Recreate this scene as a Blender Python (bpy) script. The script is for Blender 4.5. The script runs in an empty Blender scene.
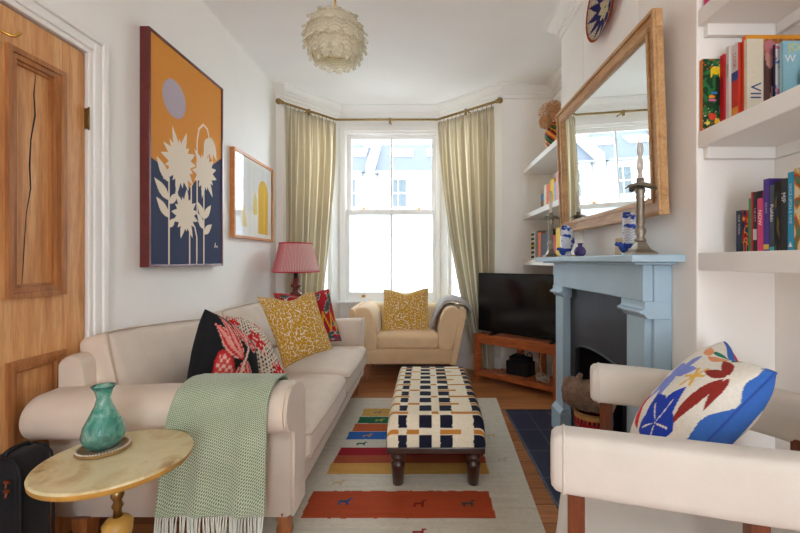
import bpy, bmesh, math, random
from mathutils import Vector, Matrix, noise
R = math.radians
PI = math.pi
random.seed(7)
SC = bpy.context.scene
COL = SC.collection
CAM_Z = 1.15

def at(px, py, y):
    """point of the room at depth y that the photograph shows at pixel (px, py)"""
    return Vector(((px - 425) * y / 400, y, CAM_Z - (py - 261) * y / 400))

def lin(c):
    c = c / 255
    return c / 12.92 if c <= 0.04045 else ((c + 0.055) / 1.055) ** 2.4
def rgb(r, g, b):
    return (lin(r), lin(g), lin(b), 1)

# ------------------------------------------------------------------ materials
def new_mat(name):
    m = bpy.data.materials.new(name); m.use_nodes = True
    nt = m.node_tree
    return m, nt, nt.nodes['Principled BSDF']
def N(nt, t, **kw):
    n = nt.nodes.new(t)
    for k, v in kw.items():
        if k in n.inputs: n.inputs[k].default_value = v
        else: setattr(n, k, v)
    return n
def ramp(nt, stops, interp='LINEAR'):
    n = nt.nodes.new('ShaderNodeValToRGB'); r = n.color_ramp; r.interpolation = interp
    while len(r.elements) < len(stops): r.elements.new(0.5)
    for e, (p, c) in zip(r.elements, stops): e.position = p; e.color = c
    return n
def coords(nt, scale=(1, 1, 1), kind='Object', rot=(0, 0, 0)):
    tc = nt.nodes.new('ShaderNodeTexCoord'); mp = nt.nodes.new('ShaderNodeMapping')
    mp.inputs['Scale'].default_value = scale; mp.inputs['Rotation'].default_value = rot
    nt.links.new(tc.outputs[kind], mp.inputs['Vector'])
    return mp.outputs['Vector']
def add_bump(nt, b, height, strength=0.2, dist=0.005):
    bp = N(nt, 'ShaderNodeBump', Strength=strength, Distance=dist)
    nt.links.new(height, bp.inputs['Height']); nt.links.new(bp.outputs['Normal'], b.inputs['Normal'])

def paint(name, c, rough=0.6, var=0.04, scale=6, bump=0.05, metal=0.0, spec=0.4, coat=0.0):
    m, nt, b = new_mat(name)
    v = coords(nt)
    n = N(nt, 'ShaderNodeTexNoise', Scale=scale, Detail=4.0)
    nt.links.new(v, n.inputs['Vector'])
    d = tuple(max(0, x * (1 - var * 2)) for x in c[:3]) + (1,)
    e = tuple(min(1, x * (1 + var)) for x in c[:3]) + (1,)
    rp = ramp(nt, [(0.3, d), (0.7, e)])
    nt.links.new(n.outputs['Fac'], rp.inputs['Fac']); nt.links.new(rp.outputs['Color'], b.inputs['Base Color'])
    b.inputs['Roughness'].default_value = rough; b.inputs['Metallic'].default_value = metal
    b.inputs['Specular IOR Level'].default_value = spec; b.inputs['Coat Weight'].default_value = coat
    if bump:
        n2 = N(nt, 'ShaderNodeTexNoise', Scale=scale * 8, Detail=3.0); nt.links.new(v, n2.inputs['Vector'])
        add_bump(nt, b, n2.outputs['Fac'], bump, 0.01)
    return m

def fabric(name, c, weave=500, bump=0.25, var=0.06, rough=0.9, sheen=0.2):
    m, nt, b = new_mat(name)
    v = coords(nt)
    n = N(nt, 'ShaderNodeTexNoise', Scale=9.0, Detail=5.0); nt.links.new(v, n.inputs['Vector'])
    d = tuple(x * (1 - var * 1.5) for x in c[:3]) + (1,); e = tuple(min(1, x * (1 + var)) for x in c[:3]) + (1,)
    rp = ramp(nt, [(0.3, d), (0.7, e)])
    nt.links.new(n.outputs['Fac'], rp.inputs['Fac']); nt.links.new(rp.outputs['Color'], b.inputs['Base Color'])
    w = N(nt, 'ShaderNodeTexNoise', Scale=float(weave), Detail=2.0); nt.links.new(v, w.inputs['Vector'])
    add_bump(nt, b, w.outputs['Fac'], bump, 0.003)
    b.inputs['Roughness'].default_value = rough; b.inputs['Sheen Weight'].default_value = sheen
    b.inputs['Specular IOR Level'].default_value = 0.2
    return m

def wood(name, c1, c2, c3=None, scale=(14, 14, 1.2), rough=0.4, coat=0.0, bump=0.08):
    m, nt, b = new_mat(name)
    v = coords(nt, scale)
    n = N(nt, 'ShaderNodeTexNoise', Scale=1.6, Detail=6.0, Roughness=0.6, Distortion=0.6); nt.links.new(v, n.inputs['Vector'])
    stops = [(0.28, c1), (0.72, c2)] if c3 is None else [(0.25, c1), (0.5, c2), (0.75, c3)]
    rp = ramp(nt, stops); nt.links.new(n.outputs['Fac'], rp.inputs['Fac'])
    n2 = N(nt, 'ShaderNodeTexNoise', Scale=9.0, Detail=3.0); nt.links.new(v, n2.inputs['Vector'])
    mx = N(nt, 'ShaderNodeMix', data_type='RGBA', blend_type='MULTIPLY'); mx.inputs[0].default_value = 0.35
    nt.links.new(rp.outputs['Color'], mx.inputs[6])
    r2 = ramp(nt, [(0.35, (0.55, 0.5, 0.45, 1)), (0.6, (1, 1, 1, 1))]); nt.links.new(n2.outputs['Fac'], r2.inputs['Fac'])
    nt.links.new(r2.outputs['Color'], mx.inputs[7]); nt.links.new(mx.outputs[2], b.inputs['Base Color'])
    b.inputs['Roughness'].default_value = rough; b.inputs['Coat Weight'].default_value = coat
    add_bump(nt, b, n2.outputs['Fac'], bump, 0.004)
    return m

def printed(name, rough=0.85, bump=0.2, weave=450, var=0.12):
    """cloth, paper or paint whose pattern is stored as colours on the mesh"""
    m, nt, b = new_mat(name)
    a = N(nt, 'ShaderNodeVertexColor', layer_name='Col')
    v = coords(nt)
    n = N(nt, 'ShaderNodeTexNoise', Scale=120.0, Detail=3.0); nt.links.new(v, n.inputs['Vector'])
    rp = ramp(nt, [(0.3, (1 - var,) * 3 + (1,)), (0.7, (1, 1, 1, 1))]); nt.links.new(n.outputs['Fac'], rp.inputs['Fac'])
    mx = N(nt, 'ShaderNodeMix', data_type='RGBA', blend_type='MULTIPLY'); mx.inputs[0].default_value = 1.0
    nt.links.new(a.outputs['Color'], mx.inputs[6]); nt.links.new(rp.outputs['Color'], mx.inputs[7])
    nt.links.new(mx.outputs[2], b.inputs['Base Color'])
    b.inputs['Roughness'].default_value = rough; b.inputs['Specular IOR Level'].default_value = 0.25
    if bump:
        w = N(nt, 'ShaderNodeTexNoise', Scale=float(weave), Detail=2.0); nt.links.new(v, w.inputs['Vector'])
        add_bump(nt, b, w.outputs['Fac'], bump, 0.003)
    return m

def thin_glass(name, tint=(1, 1, 1, 1)):
    m, nt, b = new_mat(name); nt.nodes.remove(b)
    out = nt.nodes['Material Output']
    t = N(nt, 'ShaderNodeBsdfTransparent', Color=tint); g = N(nt, 'ShaderNodeBsdfGlossy', Roughness=0.02)
    f = N(nt, 'ShaderNodeLayerWeight', Blend=0.5); pw = N(nt, 'ShaderNodeMath', operation='POWER'); pw.inputs[1].default_value = 4.0
    sc_ = N(nt, 'ShaderNodeMath', operation='MULTIPLY_ADD'); sc_.inputs[1].default_value = 0.6; sc_.inputs[2].default_value = 0.035
    mx = nt.nodes.new('ShaderNodeMixShader'); nt.links.new(f.outputs['Facing'], pw.inputs[0]); nt.links.new(pw.outputs[0], sc_.inputs[0])
    nt.links.new(sc_.outputs[0], mx.inputs[0]); nt.links.new(t.outputs[0], mx.inputs[1]); nt.links.new(g.outputs[0], mx.inputs[2])
    nt.links.new(mx.outputs[0], out.inputs['Surface'])
    return m
def translucent(name, c, fac=0.6, rough=0.6, noise_scale=None, c2=None):
    m, nt, b = new_mat(name); out = nt.nodes['Material Output']
    t = N(nt, 'ShaderNodeBsdfTranslucent', Color=c); mx = nt.nodes.new('ShaderNodeMixShader'); mx.inputs[0].default_value = fac
    b.inputs['Base Color'].default_value = c; b.inputs['Roughness'].default_value = rough
    if c2:
        n = N(nt, 'ShaderNodeTexNoise', Scale=noise_scale, Detail=3.0); nt.links.new(coords(nt), n.inputs['Vector'])
        rp = ramp(nt, [(0.4, c), (0.6, c2)]); nt.links.new(n.outputs['Fac'], rp.inputs['Fac'])
        nt.links.new(rp.outputs['Color'], t.inputs['Color']); nt.links.new(rp.outputs['Color'], b.inputs['Base Color'])
        add_bump(nt, b, n.outputs['Fac'], 0.4, 0.004)
    nt.links.new(b.outputs[0], mx.inputs[1]); nt.links.new(t.outputs[0], mx.inputs[2]); nt.links.new(mx.outputs[0], out.inputs['Surface'])
    return m

# ------------------------------------------------------------------ geometry
class G:
    def __init__(s): s.v = []; s.f = []; s.m = []; s.sm = []; s.uv = {}; s.col = {}
    def add(s, vs, fs, mat=0, smooth=False, M=None, uv=None, col=None):
        k = len(s.v)
        for i, p in enumerate(vs):
            p = Vector(p)
            s.v.append(M @ p if M is not None else p)
            if uv: s.uv[k + i] = uv[i]
            if col: s.col[k + i] = col[i]
        for q in fs:
            s.f.append(tuple(k + i for i in q)); s.m.append(mat); s.sm.append(smooth)
        return s
    def box(s, x0, x1, y0, y1, z0, z1, mat=0, M=None):
        v = [(x, y, z) for x in (x0, x1) for y in (y0, y1) for z in (z0, z1)]
        f = [(0, 1, 3, 2), (4, 6, 7, 5), (0, 4, 5, 1), (2, 3, 7, 6), (0, 2, 6, 4), (1, 5, 7, 3)]
        return s.add(v, f, mat, False, M)
    def prism(s, poly, d0, d1, fn, mat=0, smooth=False, soft=0.0, steps=4):
        """polygon (a, b) pushed from d0 to d1; fn(a, b, d) gives the point; soft rounds both ends"""
        n = len(poly); ca = sum(p[0] for p in poly) / n; cb = sum(p[1] for p in poly) / n
        ext = max(max(abs(p[0] - ca), abs(p[1] - cb)) for p in poly)
        secs = []
        if soft:
            for i in range(steps):
                t = i / steps * PI / 2
                secs.append((d0 + soft * (1 - math.sin(t)), 1 - soft * 0.7 / ext * (1 - math.cos(PI / 2 - t) ) if False else 1 - soft * 0.8 / ext * (1 - math.sin(t))))
            secs = [(d0 + soft * (1 - math.cos(i / steps * PI / 2)), 1 - soft * 0.9 / ext * (1 - math.sin(i / steps * PI / 2))) for i in range(steps + 1)]
            secs += [(d1 - (d - d0), k) for d, k in reversed(secs)]
        else:
            secs = [(d0, 1), (d1, 1)]
        vs = [fn(ca + (a - ca) * k, cb + (b - cb) * k, d) for d, k in secs for a, b in poly]
        fs = [(j * n + i, j * n + (i + 1) % n, (j + 1) * n + (i + 1) % n, (j + 1) * n + i) for j in range(len(secs) - 1) for i in range(n)]
        s.add(vs, fs, mat, smooth)
        e = (len(secs) - 1) * n; k = len(s.v) - len(vs)
        s.f.append(tuple(k + i for i in range(n))[::-1]); s.m.append(mat); s.sm.append(False)
        s.f.append(tuple(k + e + i for i in range(n))); s.m.append(mat); s.sm.append(False)
        return s
    def lathe(s, prof, c=(0, 0, 0), n=24, mat=0, M=None, smooth=True, caps=True):
        vs = []
        for r, z in prof:
            for i in range(n):
                a = 2 * PI * i / n
                vs.append((c[0] + r * math.cos(a), c[1] + r * math.sin(a), c[2] + z))
        m = len(prof)
        fs = [(j * n + i, j * n + (i + 1) % n, (j + 1) * n + (i + 1) % n, (j + 1) * n + i) for j in range(m - 1) for i in range(n)]
        if caps: fs += [tuple(range(n))[::-1], tuple((m - 1) * n + i for i in range(n))]
        return s.add(vs, fs, mat, smooth, M)
    def tube(s, pts, r, n=8, mat=0, closed=False, smooth=True, rr=None):
        pts = [Vector(p) for p in pts]; m = len(pts); vs = []
        up = Vector((0, 0, 1)); prev = None
        for i, p in enumerate(pts):
            if closed: t = pts[(i + 1) % m] - pts[i - 1]
            else: t = pts[min(i + 1, m - 1)] - pts[max(i - 1, 0)]
            t.normalize()
            if prev is None:
                a = up if abs(t.z) < 0.9 else Vector((1, 0, 0))
                x = t.cross(a).normalized()
            else:
                x = (prev - t * prev.dot(t)).normalized()
            prev = x; y = t.cross(x); q = rr[i] if rr else r
            for k in range(n):
                an = 2 * PI * k / n
                vs.append(p + x * (q * math.cos(an)) + y * (q * math.sin(an)))
        fs = [(j * n + k, j * n + (k + 1) % n, ((j + 1) % m) * n + (k + 1) % n, ((j + 1) % m) * n + k) for j in range(m if closed else m - 1) for k in range(n)]
        if not closed: fs += [tuple(range(n))[::-1], tuple((m - 1) * n + k for k in range(n))]
        return s.add(vs, fs, mat, smooth)
    def grid(s, fn, nu, nv, mat=0, smooth=True, paint=None, flip=False):
        """fn(u, v) for u, v in 0..1"""
        vs = []; uv = []; col = [] if paint else None
        for j in range(nv + 1):
            for i in range(nu + 1):
                u, v = i / nu, j / nv
                vs.append(fn(u, v)); uv.append((u, v))
                if paint: col.append(paint(u, v))
        fs = []
        for j in range(nv):
            for i in range(nu):
                q = (j * (nu + 1) + i, j * (nu + 1) + i + 1, (j + 1) * (nu + 1) + i + 1, (j + 1) * (nu + 1) + i)
                fs.append(q[::-1] if flip else q)
        return s.add(vs, fs, mat, smooth, None, uv, col)
    def soft_box(s, size, r, n=10, mat=0, M=None, bulge=(0, 0, 0), wr=0.0, seed=0):
        """rounded, stuffed box centred on the origin of M"""
        hx, hy, hz = (d / 2 for d in size); vs = []; fs = []; idx = {}
        def vert(a, b, c):
            key = (round(a, 5), round(b, 5), round(c, 5))
            if key in idx: return idx[key]
            p = Vector((a * hx, b * hy, c * hz))
            q = Vector((max(-hx + r, min(hx - r, p.x)), max(-hy + r, min(hy - r, p.y)), max(-hz + r, min(hz - r, p.z))))
            d = p - q
            if d.length > 1e-9: p = q + d.normalized() * r
            p.x += bulge[0] * a * (1 - b * b) * (1 - c * c); p.y += bulge[1] * b * (1 - a * a) * (1 - c * c); p.z += bulge[2] * c * (1 - a * a) * (1 - b * b)
            if wr:
                w = noise.noise_vector(Vector((p.x * 7 + seed, p.y * 7, p.z * 7))) + noise.noise_vector(Vector((p.x * 17 + seed, p.y * 17, p.z * 17))) * 0.4
                p += w * wr
            idx[key] = len(vs); vs.append(p); return idx[key]
        # finer steps close to the edges
        st = [0.0]
        L = [-1 + 2 * i / n for i in range(n + 1)]
        L = [math.copysign(1 - (1 - abs(t)) ** 1.35, t) for t in L]
        for ax in range(3):
            for sg in (-1, 1):
                for i in range(n):
                    for j in range(n):
                        q = []
                        for a, b in ((i, j), (i + 1, j), (i + 1, j + 1), (i, j + 1)):
                            c = [0, 0, 0]; c[ax] = sg; c[(ax + 1) % 3] = L[a]; c[(ax + 2) % 3] = L[b]
                            q.append(vert(*c))
                        fs.append(tuple(q) if sg > 0 else tuple(q[::-1]))
        return s.add(vs, fs, mat, True, M)

def obj(name, g, mats, parent=None, bevel=0.0, seg=2, label=None):
    me = bpy.data.meshes.new(name)
    me.from_pydata([tuple(p) for p in g.v], [], g.f)
    if not isinstance(mats, (list, tuple)): mats = [mats]
    for m in mats: me.materials.append(m)
    for p, mi, sm in zip(me.polygons, g.m, g.sm): p.material_index = mi; p.use_smooth = sm
    if g.uv:
        ul = me.uv_layers.new(name='UVMap')
        for lp in me.loops: ul.data[lp.index].uv = g.uv.get(lp.vertex_index, (0, 0))
    if g.col:
        ca = me.color_attributes.new('Col', 'FLOAT_COLOR', 'POINT')
        for i in range(len(g.v)): ca.data[i].color = g.col.get(i, (0.8, 0.8, 0.8, 1))
    bm = bmesh.new(); bm.from_mesh(me); bmesh.ops.recalc_face_normals(bm, faces=bm.faces); bm.to_mesh(me); bm.free()
    o = bpy.data.objects.new(name, me); COL.objects.link(o)
    if bevel:
        b = o.modifiers.new('bevel', 'BEVEL'); b.width = bevel; b.segments = seg; b.limit_method = 'ANGLE'; b.angle_limit = R(40)
    if parent is not None:
        o.parent = parent
        if parent.type == 'EMPTY' and not parent.get('_local'): o.matrix_parent_inverse = Matrix.Translation(parent.location).inverted()
    if label: o['label'] = label
    return o
def thing(name, label, cat, loc=(0, 0, 0), group=None, local=False, rotz=0.0):
    o = bpy.data.objects.new(name, None); COL.objects.link(o); o.empty_display_size = 0.05
    o.location = loc; o.rotation_euler = (0, 0, rotz)
    if label: o['label'] = label
    if cat: o['category'] = cat
    if group: o['group'] = group
    if local: o['_local'] = 1
    return o
def tag(o, label, cat, group=None):
    o['label'] = label; o['category'] = cat
    if group: o['group'] = group
    return o
def struct(o): o['kind'] = 'structure'; return o

def spline(P, n=12, closed=False):
    P = [Vector(p) for p in P]; out = []; m = len(P)
    for i in range(m if closed else m - 1):
        g = (lambda k: P[k % m]) if closed else (lambda k: P[max(0, min(m - 1, k))])
        a, b, c, d = g(i - 1), g(i), g(i + 1), g(i + 2)
        for k in range(n):
            t = k / n
            out.append(0.5 * ((2 * b) + (c - a) * t + (2 * a - 5 * b + 4 * c - d) * t * t + (3 * b - a - 3 * c + d) * t ** 3))
    if not closed: out.append(P[-1])
    return out
def arc(cx, cy, r, a0, a1, n):
    return [(cx + r * math.cos(R(a0 + (a1 - a0) * i / n)), cy + r * math.sin(R(a0 + (a1 - a0) * i / n))) for i in range(n + 1)]
def text_geo(txt, size):
    cu = bpy.data.curves.new('t', 'FONT'); cu.body = txt; cu.size = size; cu.align_x = 'CENTER'; cu.align_y = 'CENTER'; cu.resolution_u = 3
    o = bpy.data.objects.new('t', cu); COL.objects.link(o)
    dg = bpy.context.evaluated_depsgraph_get(); dg.update()
    me = bpy.data.meshes.new_from_object(o.evaluated_get(dg))
    vs = [v.co.copy() for v in me.vertices]; fs = [tuple(p.vertices) for p in me.polygons]
    bpy.data.objects.remove(o); bpy.data.meshes.remove(me); bpy.data.curves.remove(cu)
    return vs, fs

# ---- painting helpers for patterns (u, v in -1..1 unless said otherwise)
def in_ell(x, y, cx, cy, rx, ry, a=0):
    dx, dy = x - cx, y - cy; c, s_ = math.cos(R(a)), math.sin(R(a))
    p, q = (dx * c + dy * s_) / rx, (-dx * s_ + dy * c) / ry
    return p * p + q * q <= 1
def in_leaf(x, y, x0, y0, x1, y1, w):
    dx, dy = x1 - x0, y1 - y0; L = math.hypot(dx, dy)
    t = ((x - x0) * dx + (y - y0) * dy) / L / L
    if not 0 <= t <= 1: return False
    d = abs((x - x0) * dy - (y - y0) * dx) / L
    return d <= w * math.sin(PI * t ** 0.8)
def near_line(x, y, pts, w):
    for (ax, ay), (bx, by) in zip(pts, pts[1:]):
        dx, dy = bx - ax, by - ay; L2 = dx * dx + dy * dy or 1e-9
        t = max(0, min(1, ((x - ax) * dx + (y - ay) * dy) / L2))
        if math.hypot(x - ax - t * dx, y - ay - t * dy) <= w: return True
    return False
def nz(x, y, s=1.0, o=0.0):
    return noise.noise(Vector((x * s + o, y * s - o, o * 0.37)))

def cushion(name, tl, tr, br, bl, thick, mat, label, paint_f=None, paint_b=None, conc=0.07, dip=0.0, n=60, group=None, wr=0.006, seed=0, cat='cushion', mats=None, piping=None, power=0.5):
    tl, tr, br, bl = (Vector(p) for p in (tl, tr, br, bl))
    nrm = (tr - bl).cross(tl - br).normalized()
    if nrm.dot(Vector((0, 0, CAM_Z)) - tl) < 0: nrm = -nrm
    up = ((tl + tr) - (bl + br)).normalized()
    g = G()
    def base(u, v):
        a = u * (1 - conc * (1 - v * v)); b = v * (1 - conc * (1 - u * u))
        s_, t = (a + 1) / 2, (b + 1) / 2
        p = bl.lerp(br, s_).lerp(tl.lerp(tr, s_), t)
        if dip: p = p - up * dip * math.exp(-(u / 0.45) ** 2) * max(0, v) ** 2
        return p
    def ez(s_): return math.copysign(1 - (1 - abs(s_)) ** 1.8, s_)
    def side(sg):
        def fn(a, b):
            u, v = ez(2 * a - 1), ez(2 * b - 1)
            h = (max(0, 1 - u * u) * max(0, 1 - v * v)) ** power * thick / 2
            p = base(u, v)
            w = noise.noise(p * 11 + Vector((seed, 0, sg))) * wr * min(1, h / 0.02)
            return p + nrm * (sg * h + w)
        return fn
    g.grid(side(1), n, n, 0, True, (lambda a, b: paint_f(2 * a - 1, 2 * b - 1)) if paint_f else None)
    g.grid(side(-1), n // 2 if not paint_b else n, n // 2 if not paint_b else n, 1 if mats else 0, True, (lambda a, b: (paint_b or paint_f)(2 * a - 1, 2 * b - 1)) if paint_f else None, True)
    e = thing(name, label, cat, (tl + tr + bl + br) / 4 - Vector((0, 0, 0.2)), group)
    obj('cover', g, mats or mat, e)
    edge = [base(2 * t - 1, -1) for t in [i / 20 for i in range(20)]] + [base(1, 2 * t - 1) for t in [i / 20 for i in range(20)]] + [base(1 - 2 * t, 1) for t in [i / 20 for i in range(20)]] + [base(-1, 1 - 2 * t) for t in [i / 20 for i in range(20)]]
    if piping:
        obj('piping', G().tube(edge, 0.004, 6, closed=True), piping, e)
    return e
# ------------------------------------------------------------------ shared materials
WALL = paint('wall_paint', rgb(243, 240, 234), 0.7, 0.012, 3, 0.04)
CEIL = paint('ceiling_paint', rgb(238, 236, 232), 0.8, 0.01, 3, 0.03)
GLOSS = paint('white_gloss_paint', rgb(242, 240, 235), 0.35, 0.01, 4, 0.02)
SHELF = paint('white_shelf_paint', rgb(240, 238, 233), 0.45, 0.01, 4, 0.02)
PINE = wood('stripped_pine', rgb(190, 124, 72), rgb(216, 156, 98), rgb(232, 184, 128), (16, 16, 1.3), 0.42, 0.1)
PINE_DARK = wood('stripped_pine_moulding', rgb(146, 88, 46), rgb(198, 136, 80), None, (16, 16, 1.3), 0.42, 0.1)
BRASS = paint('aged_brass', rgb(150, 124, 78), 0.35, 0.1, 30, 0.05, metal=1.0)
GOLD = paint('polished_brass', rgb(214, 168, 84), 0.25, 0.05, 30, 0.0, metal=1.0)
BLACK = paint('matt_black', rgb(18, 18, 20), 0.6, 0.1, 20, 0.05)

XL, XR, XB, ZC = -1.5, 1.29, 1.0, 2.9      # left wall, alcove back, chimney breast face, ceiling
YB, YF, YW = -3.4, 4.02, 4.55              # rear wall, front wall, bay window wall
L0, L1, R1, R0 = (-1.42, YF), (-0.97, YW), (0.17, YW), (0.77, YF)

# floorboards, running across the room
fm, nt, b = new_mat('pine_floorboards')
v = coords(nt)
br = N(nt, 'ShaderNodeTexBrick', offset=0.37, offset_frequency=2)
for k, x in (('Scale', 1.0), ('Mortar Size', 0.0022), ('Mortar Smooth', 0.1), ('Brick Width', 2.3), ('Row Height', 0.135), ('Bias', 0.0)): br.inputs[k].default_value = x
br.inputs['Color1'].default_value = rgb(164, 104, 60); br.inputs['Color2'].default_value = rgb(190, 130, 80); br.inputs['Mortar'].default_value = rgb(52, 28, 14)
nt.links.new(v, br.inputs['Vector'])
gr = N(nt, 'ShaderNodeTexNoise', Scale=2.2, Detail=7.0, Roughness=0.65, Distortion=0.5); nt.links.new(coords(nt, (1.6, 26, 4)), gr.inputs['Vector'])
rp = ramp(nt, [(0.3, (0.5, 0.42, 0.36, 1)), (0.55, (0.95, 0.92, 0.9, 1)), (0.8, (1.15, 1.1, 1.02, 1))]); nt.links.new(gr.outputs['Fac'], rp.inputs['Fac'])
mx = N(nt, 'ShaderNodeMix', data_type='RGBA', blend_type='MULTIPLY'); mx.inputs[0].default_value = 0.9
nt.links.new(br.outputs['Color'], mx.inputs[6]); nt.links.new(rp.outputs['Color'], mx.inputs[7])
kn = N(nt, 'ShaderNodeTexVoronoi', Scale=1.0); nt.links.new(coords(nt, (3.1, 7.3, 1)), kn.inputs['Vector'])
kr = ramp(nt, [(0.05, (0.3, 0.2, 0.14, 1)), (0.1, (1, 1, 1, 1))]); nt.links.new(kn.outputs['Distance'], kr.inputs['Fac'])
m2 = N(nt, 'ShaderNodeMix', data_type='RGBA', blend_type='MULTIPLY'); m2.inputs[0].default_value = 0.8
nt.links.new(mx.outputs[2], m2.inputs[6]); nt.links.new(kr.outputs['Color'], m2.inputs[7]); nt.links.new(m2.outputs[2], b.inputs['Base Color'])
b.inputs['Roughness'].default_value = 0.42; b.inputs['Specular IOR Level'].default_value = 0.35
add_bump(nt, b, br.outputs['Fac'], -0.4, 0.003)
struct(obj('floor', G().box(-1.62, 1.4, YB - 0.1, 4.7, -0.12, 0), fm))

g = G()   # ceiling with an added, unseen opening over the rear to let in fill light
for bx in ((-1.62, 1.4, -0.5, 4.7), (-1.62, 1.4, YB - 0.1, -2.6), (-1.62, 0.15, -2.6, -1.7), (1.1, 1.4, -2.6, -1.7), (-1.62, 1.4, -1.7, -0.5)): g.box(*bx, ZC, ZC + 0.12)
struct(obj('ceiling', g, CEIL))
g = G(); g.box(-1.62, XL, YB, 1.022, 0, ZC); g.box(-1.62, XL, 1.022, 1.775, 2.075, ZC); g.box(-1.62, XL, 1.775, YF + 0.1, 0, ZC); g.box(-1.7, -1.56, 1.022, 1.775, 0, 2.075)
struct(obj('wall_left', g, WALL))
struct(obj('wall_right', G().box(XR, 1.4, YB, YF + 0.1, 0, ZC), WALL))
g = G()   # chimney breast with the fire recess
g.box(XB, XR, 1.47, 1.87, 0, ZC); g.box(XB, XR, 2.53, 2.94, 0, ZC); g.box(XB, XR, 1.87, 2.53, 0.74, ZC)
struct(obj('wall_chimney_breast', g, WALL, bevel=0.006))
g = G(); g.box(R0[0], XR, YF, YF + 0.1, 0, ZC); g.box(XL, L0[0], YF, YF + 0.1, 0, ZC)
struct(obj('wall_front', g, WALL))
g = G(); g.box(-1.62, 0.2, YB - 0.1, YB, 0, ZC); g.box(1.0, 1.4, YB - 0.1, YB, 0, ZC); g.box(0.2, 1.0, YB - 0.1, YB, 2.2, ZC)  # gap added in the unseen rear wall as a source of fill light
struct(obj('wall_rear', g, WALL))
SILL, HEAD = 0.70, 2.62
g = G(); g.box(L1[0] - 0.05, -0.90, YW, YW + 0.14, 0, ZC); g.box(0.13, R1[0] + 0.05, YW, YW + 0.14, 0, ZC)
g.box(-0.90, 0.13, YW, YW + 0.14, 0, SILL); g.box(-0.90, 0.13, YW, YW + 0.14, HEAD, ZC)
# architrave and apron panelling round the sash
g.box(-0.965, -0.905, YW - 0.018, YW, SILL, HEAD + 0.06); g.box(0.132, 0.166, YW - 0.018, YW, SILL, HEAD + 0.06); g.box(-0.905, 0.132, YW - 0.018, YW, HEAD + 0.005, HEAD + 0.06)
for x in (-0.9, -0.63, -0.36, -0.09): g.box(x, x + 0.03, YW - 0.012, YW, 0.16, 0.62)
struct(obj('wall_bay', g, GLOSS, bevel=0.004))
def angled(a, b):
    d = Vector((b[0] - a[0], b[1] - a[1], 0)); L = d.length; d.normalize()
    M = Matrix(((d.x, -d.y, 0, a[0]), (d.y, d.x, 0, a[1]), (0, 0, 1, 0), (0, 0, 0, 1)))   # x along the wall, y outwards
    return M, L
SASH = GLOSS
CLEAR = thin_glass('window_glass', (0.86, 0.87, 0.87, 1))
GLAZE = thin_glass('picture_glass')
FROST = translucent('frosted_film', (0.74, 0.78, 0.80, 1), 0.75, 0.5)
for nm, n, a, b_ in (('wall_bay_left', 2, L0, L1), ('wall_bay_right', 3, R1, R0)):
    M, L = angled(a, b_)
    g = G(); g.box(0, 0.1, 0, 0.14, 0, ZC, M=M); g.box(L - 0.1, L, 0, 0.14, 0, ZC, M=M); g.box(0.1, L - 0.1, 0, 0.14, 0, SILL, M=M); g.box(0.1, L - 0.1, 0, 0.14, HEAD, ZC, M=M)
    struct(obj(nm, g, GLOSS))
    w = thing('window_%d' % n, None, None, (M @ Vector((L / 2, 0.05, SILL)))); struct(w)
    g = G()
    for z0, z1, y in ((SILL, 1.735, 0.03), (1.68, HEAD, 0.075)):
        g.box(0.1, 0.145, y, y + 0.04, z0, z1, M=M); g.box(L - 0.145, L - 0.1, y, y + 0.04, z0, z1, M=M)
        g.box(0.145, L - 0.145, y, y + 0.04, z0, z0 + 0.055, M=M); g.box(0.145, L - 0.145, y, y + 0.04, z1 - 0.055, z1, M=M)
    obj('sash', g, SASH, w)
    obj('pane', G().box(0.145, L - 0.145, 0.048, 0.052, SILL + 0.055, 1.68, M=M), FROST, w)
    obj('pane', G().box(0.145, L - 0.145, 0.093, 0.097, 1.735, HEAD - 0.055, M=M), CLEAR, w)
# the sash window facing the street
w = struct(thing('window_1', None, None, (-0.385, YW + 0.05, SILL)))
g = G(); g.box(-0.93, -0.895, YW + 0.004, YW + 0.13, SILL, HEAD); g.box(0.125, 0.16, YW + 0.004, YW + 0.13, SILL, HEAD); g.box(-0.9, 0.13, YW + 0.004, YW + 0.13, HEAD - 0.02, HEAD + 0.02)
obj('window_frame', g, SASH, w)
g = G(); g.box(-0.895, -0.845, 4.60, 4.64, 1.68, HEAD - 0.02); g.box(0.075, 0.125, 4.60, 4.64, 1.68, HEAD - 0.02); g.box(-0.845, 0.075, 4.60, 4.64, 2.552, HEAD - 0.02); g.box(-0.845, 0.075, 4.60, 4.64, 1.68, 1.735); g.box(-0.397, -0.373, 4.605, 4.635, 1.735, 2.552)
obj('upper_sash', g, SASH, w, 0.004)
g = G(); g.box(-0.895, -0.858, 4.556, 4.596, SILL, 1.735); g.box(0.088, 0.125, 4.556, 4.596, SILL, 1.735); g.box(-0.858, 0.088, 4.556, 4.596, SILL, 0.795); g.box(-0.858, 0.088, 4.556, 4.596, 1.68, 1.735); g.box(-0.397, -0.373, 4.56, 4.592, 0.795, 1.68)
obj('lower_sash', g, SASH, w, 0.004)
for x0, x1 in ((-0.845, -0.397), (-0.373, 0.075)): obj('pane', G().box(x0, x1, 4.618, 4.622, 1.735, 2.552), CLEAR, w)
for x0, x1 in ((-0.858, -0.397), (-0.373, 0.088)): obj('pane', G().box(x0, x1, 4.574, 4.578, 0.795, 1.68), FROST, w)
for x in (-0.70, -0.07):
    g = G().box(x - 0.035, x + 0.035, 4.565, 4.595, 1.735, 1.742).lathe([(0.014, 0), (0.012, 0.02), (0.006, 0.026)], (x, 4.58, 1.742), 12).tube([(x, 4.58, 1.758), (x + 0.04, 4.57, 1.756)], 0.005, 6)
    obj('sash_catch', g, GOLD, w)
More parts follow.
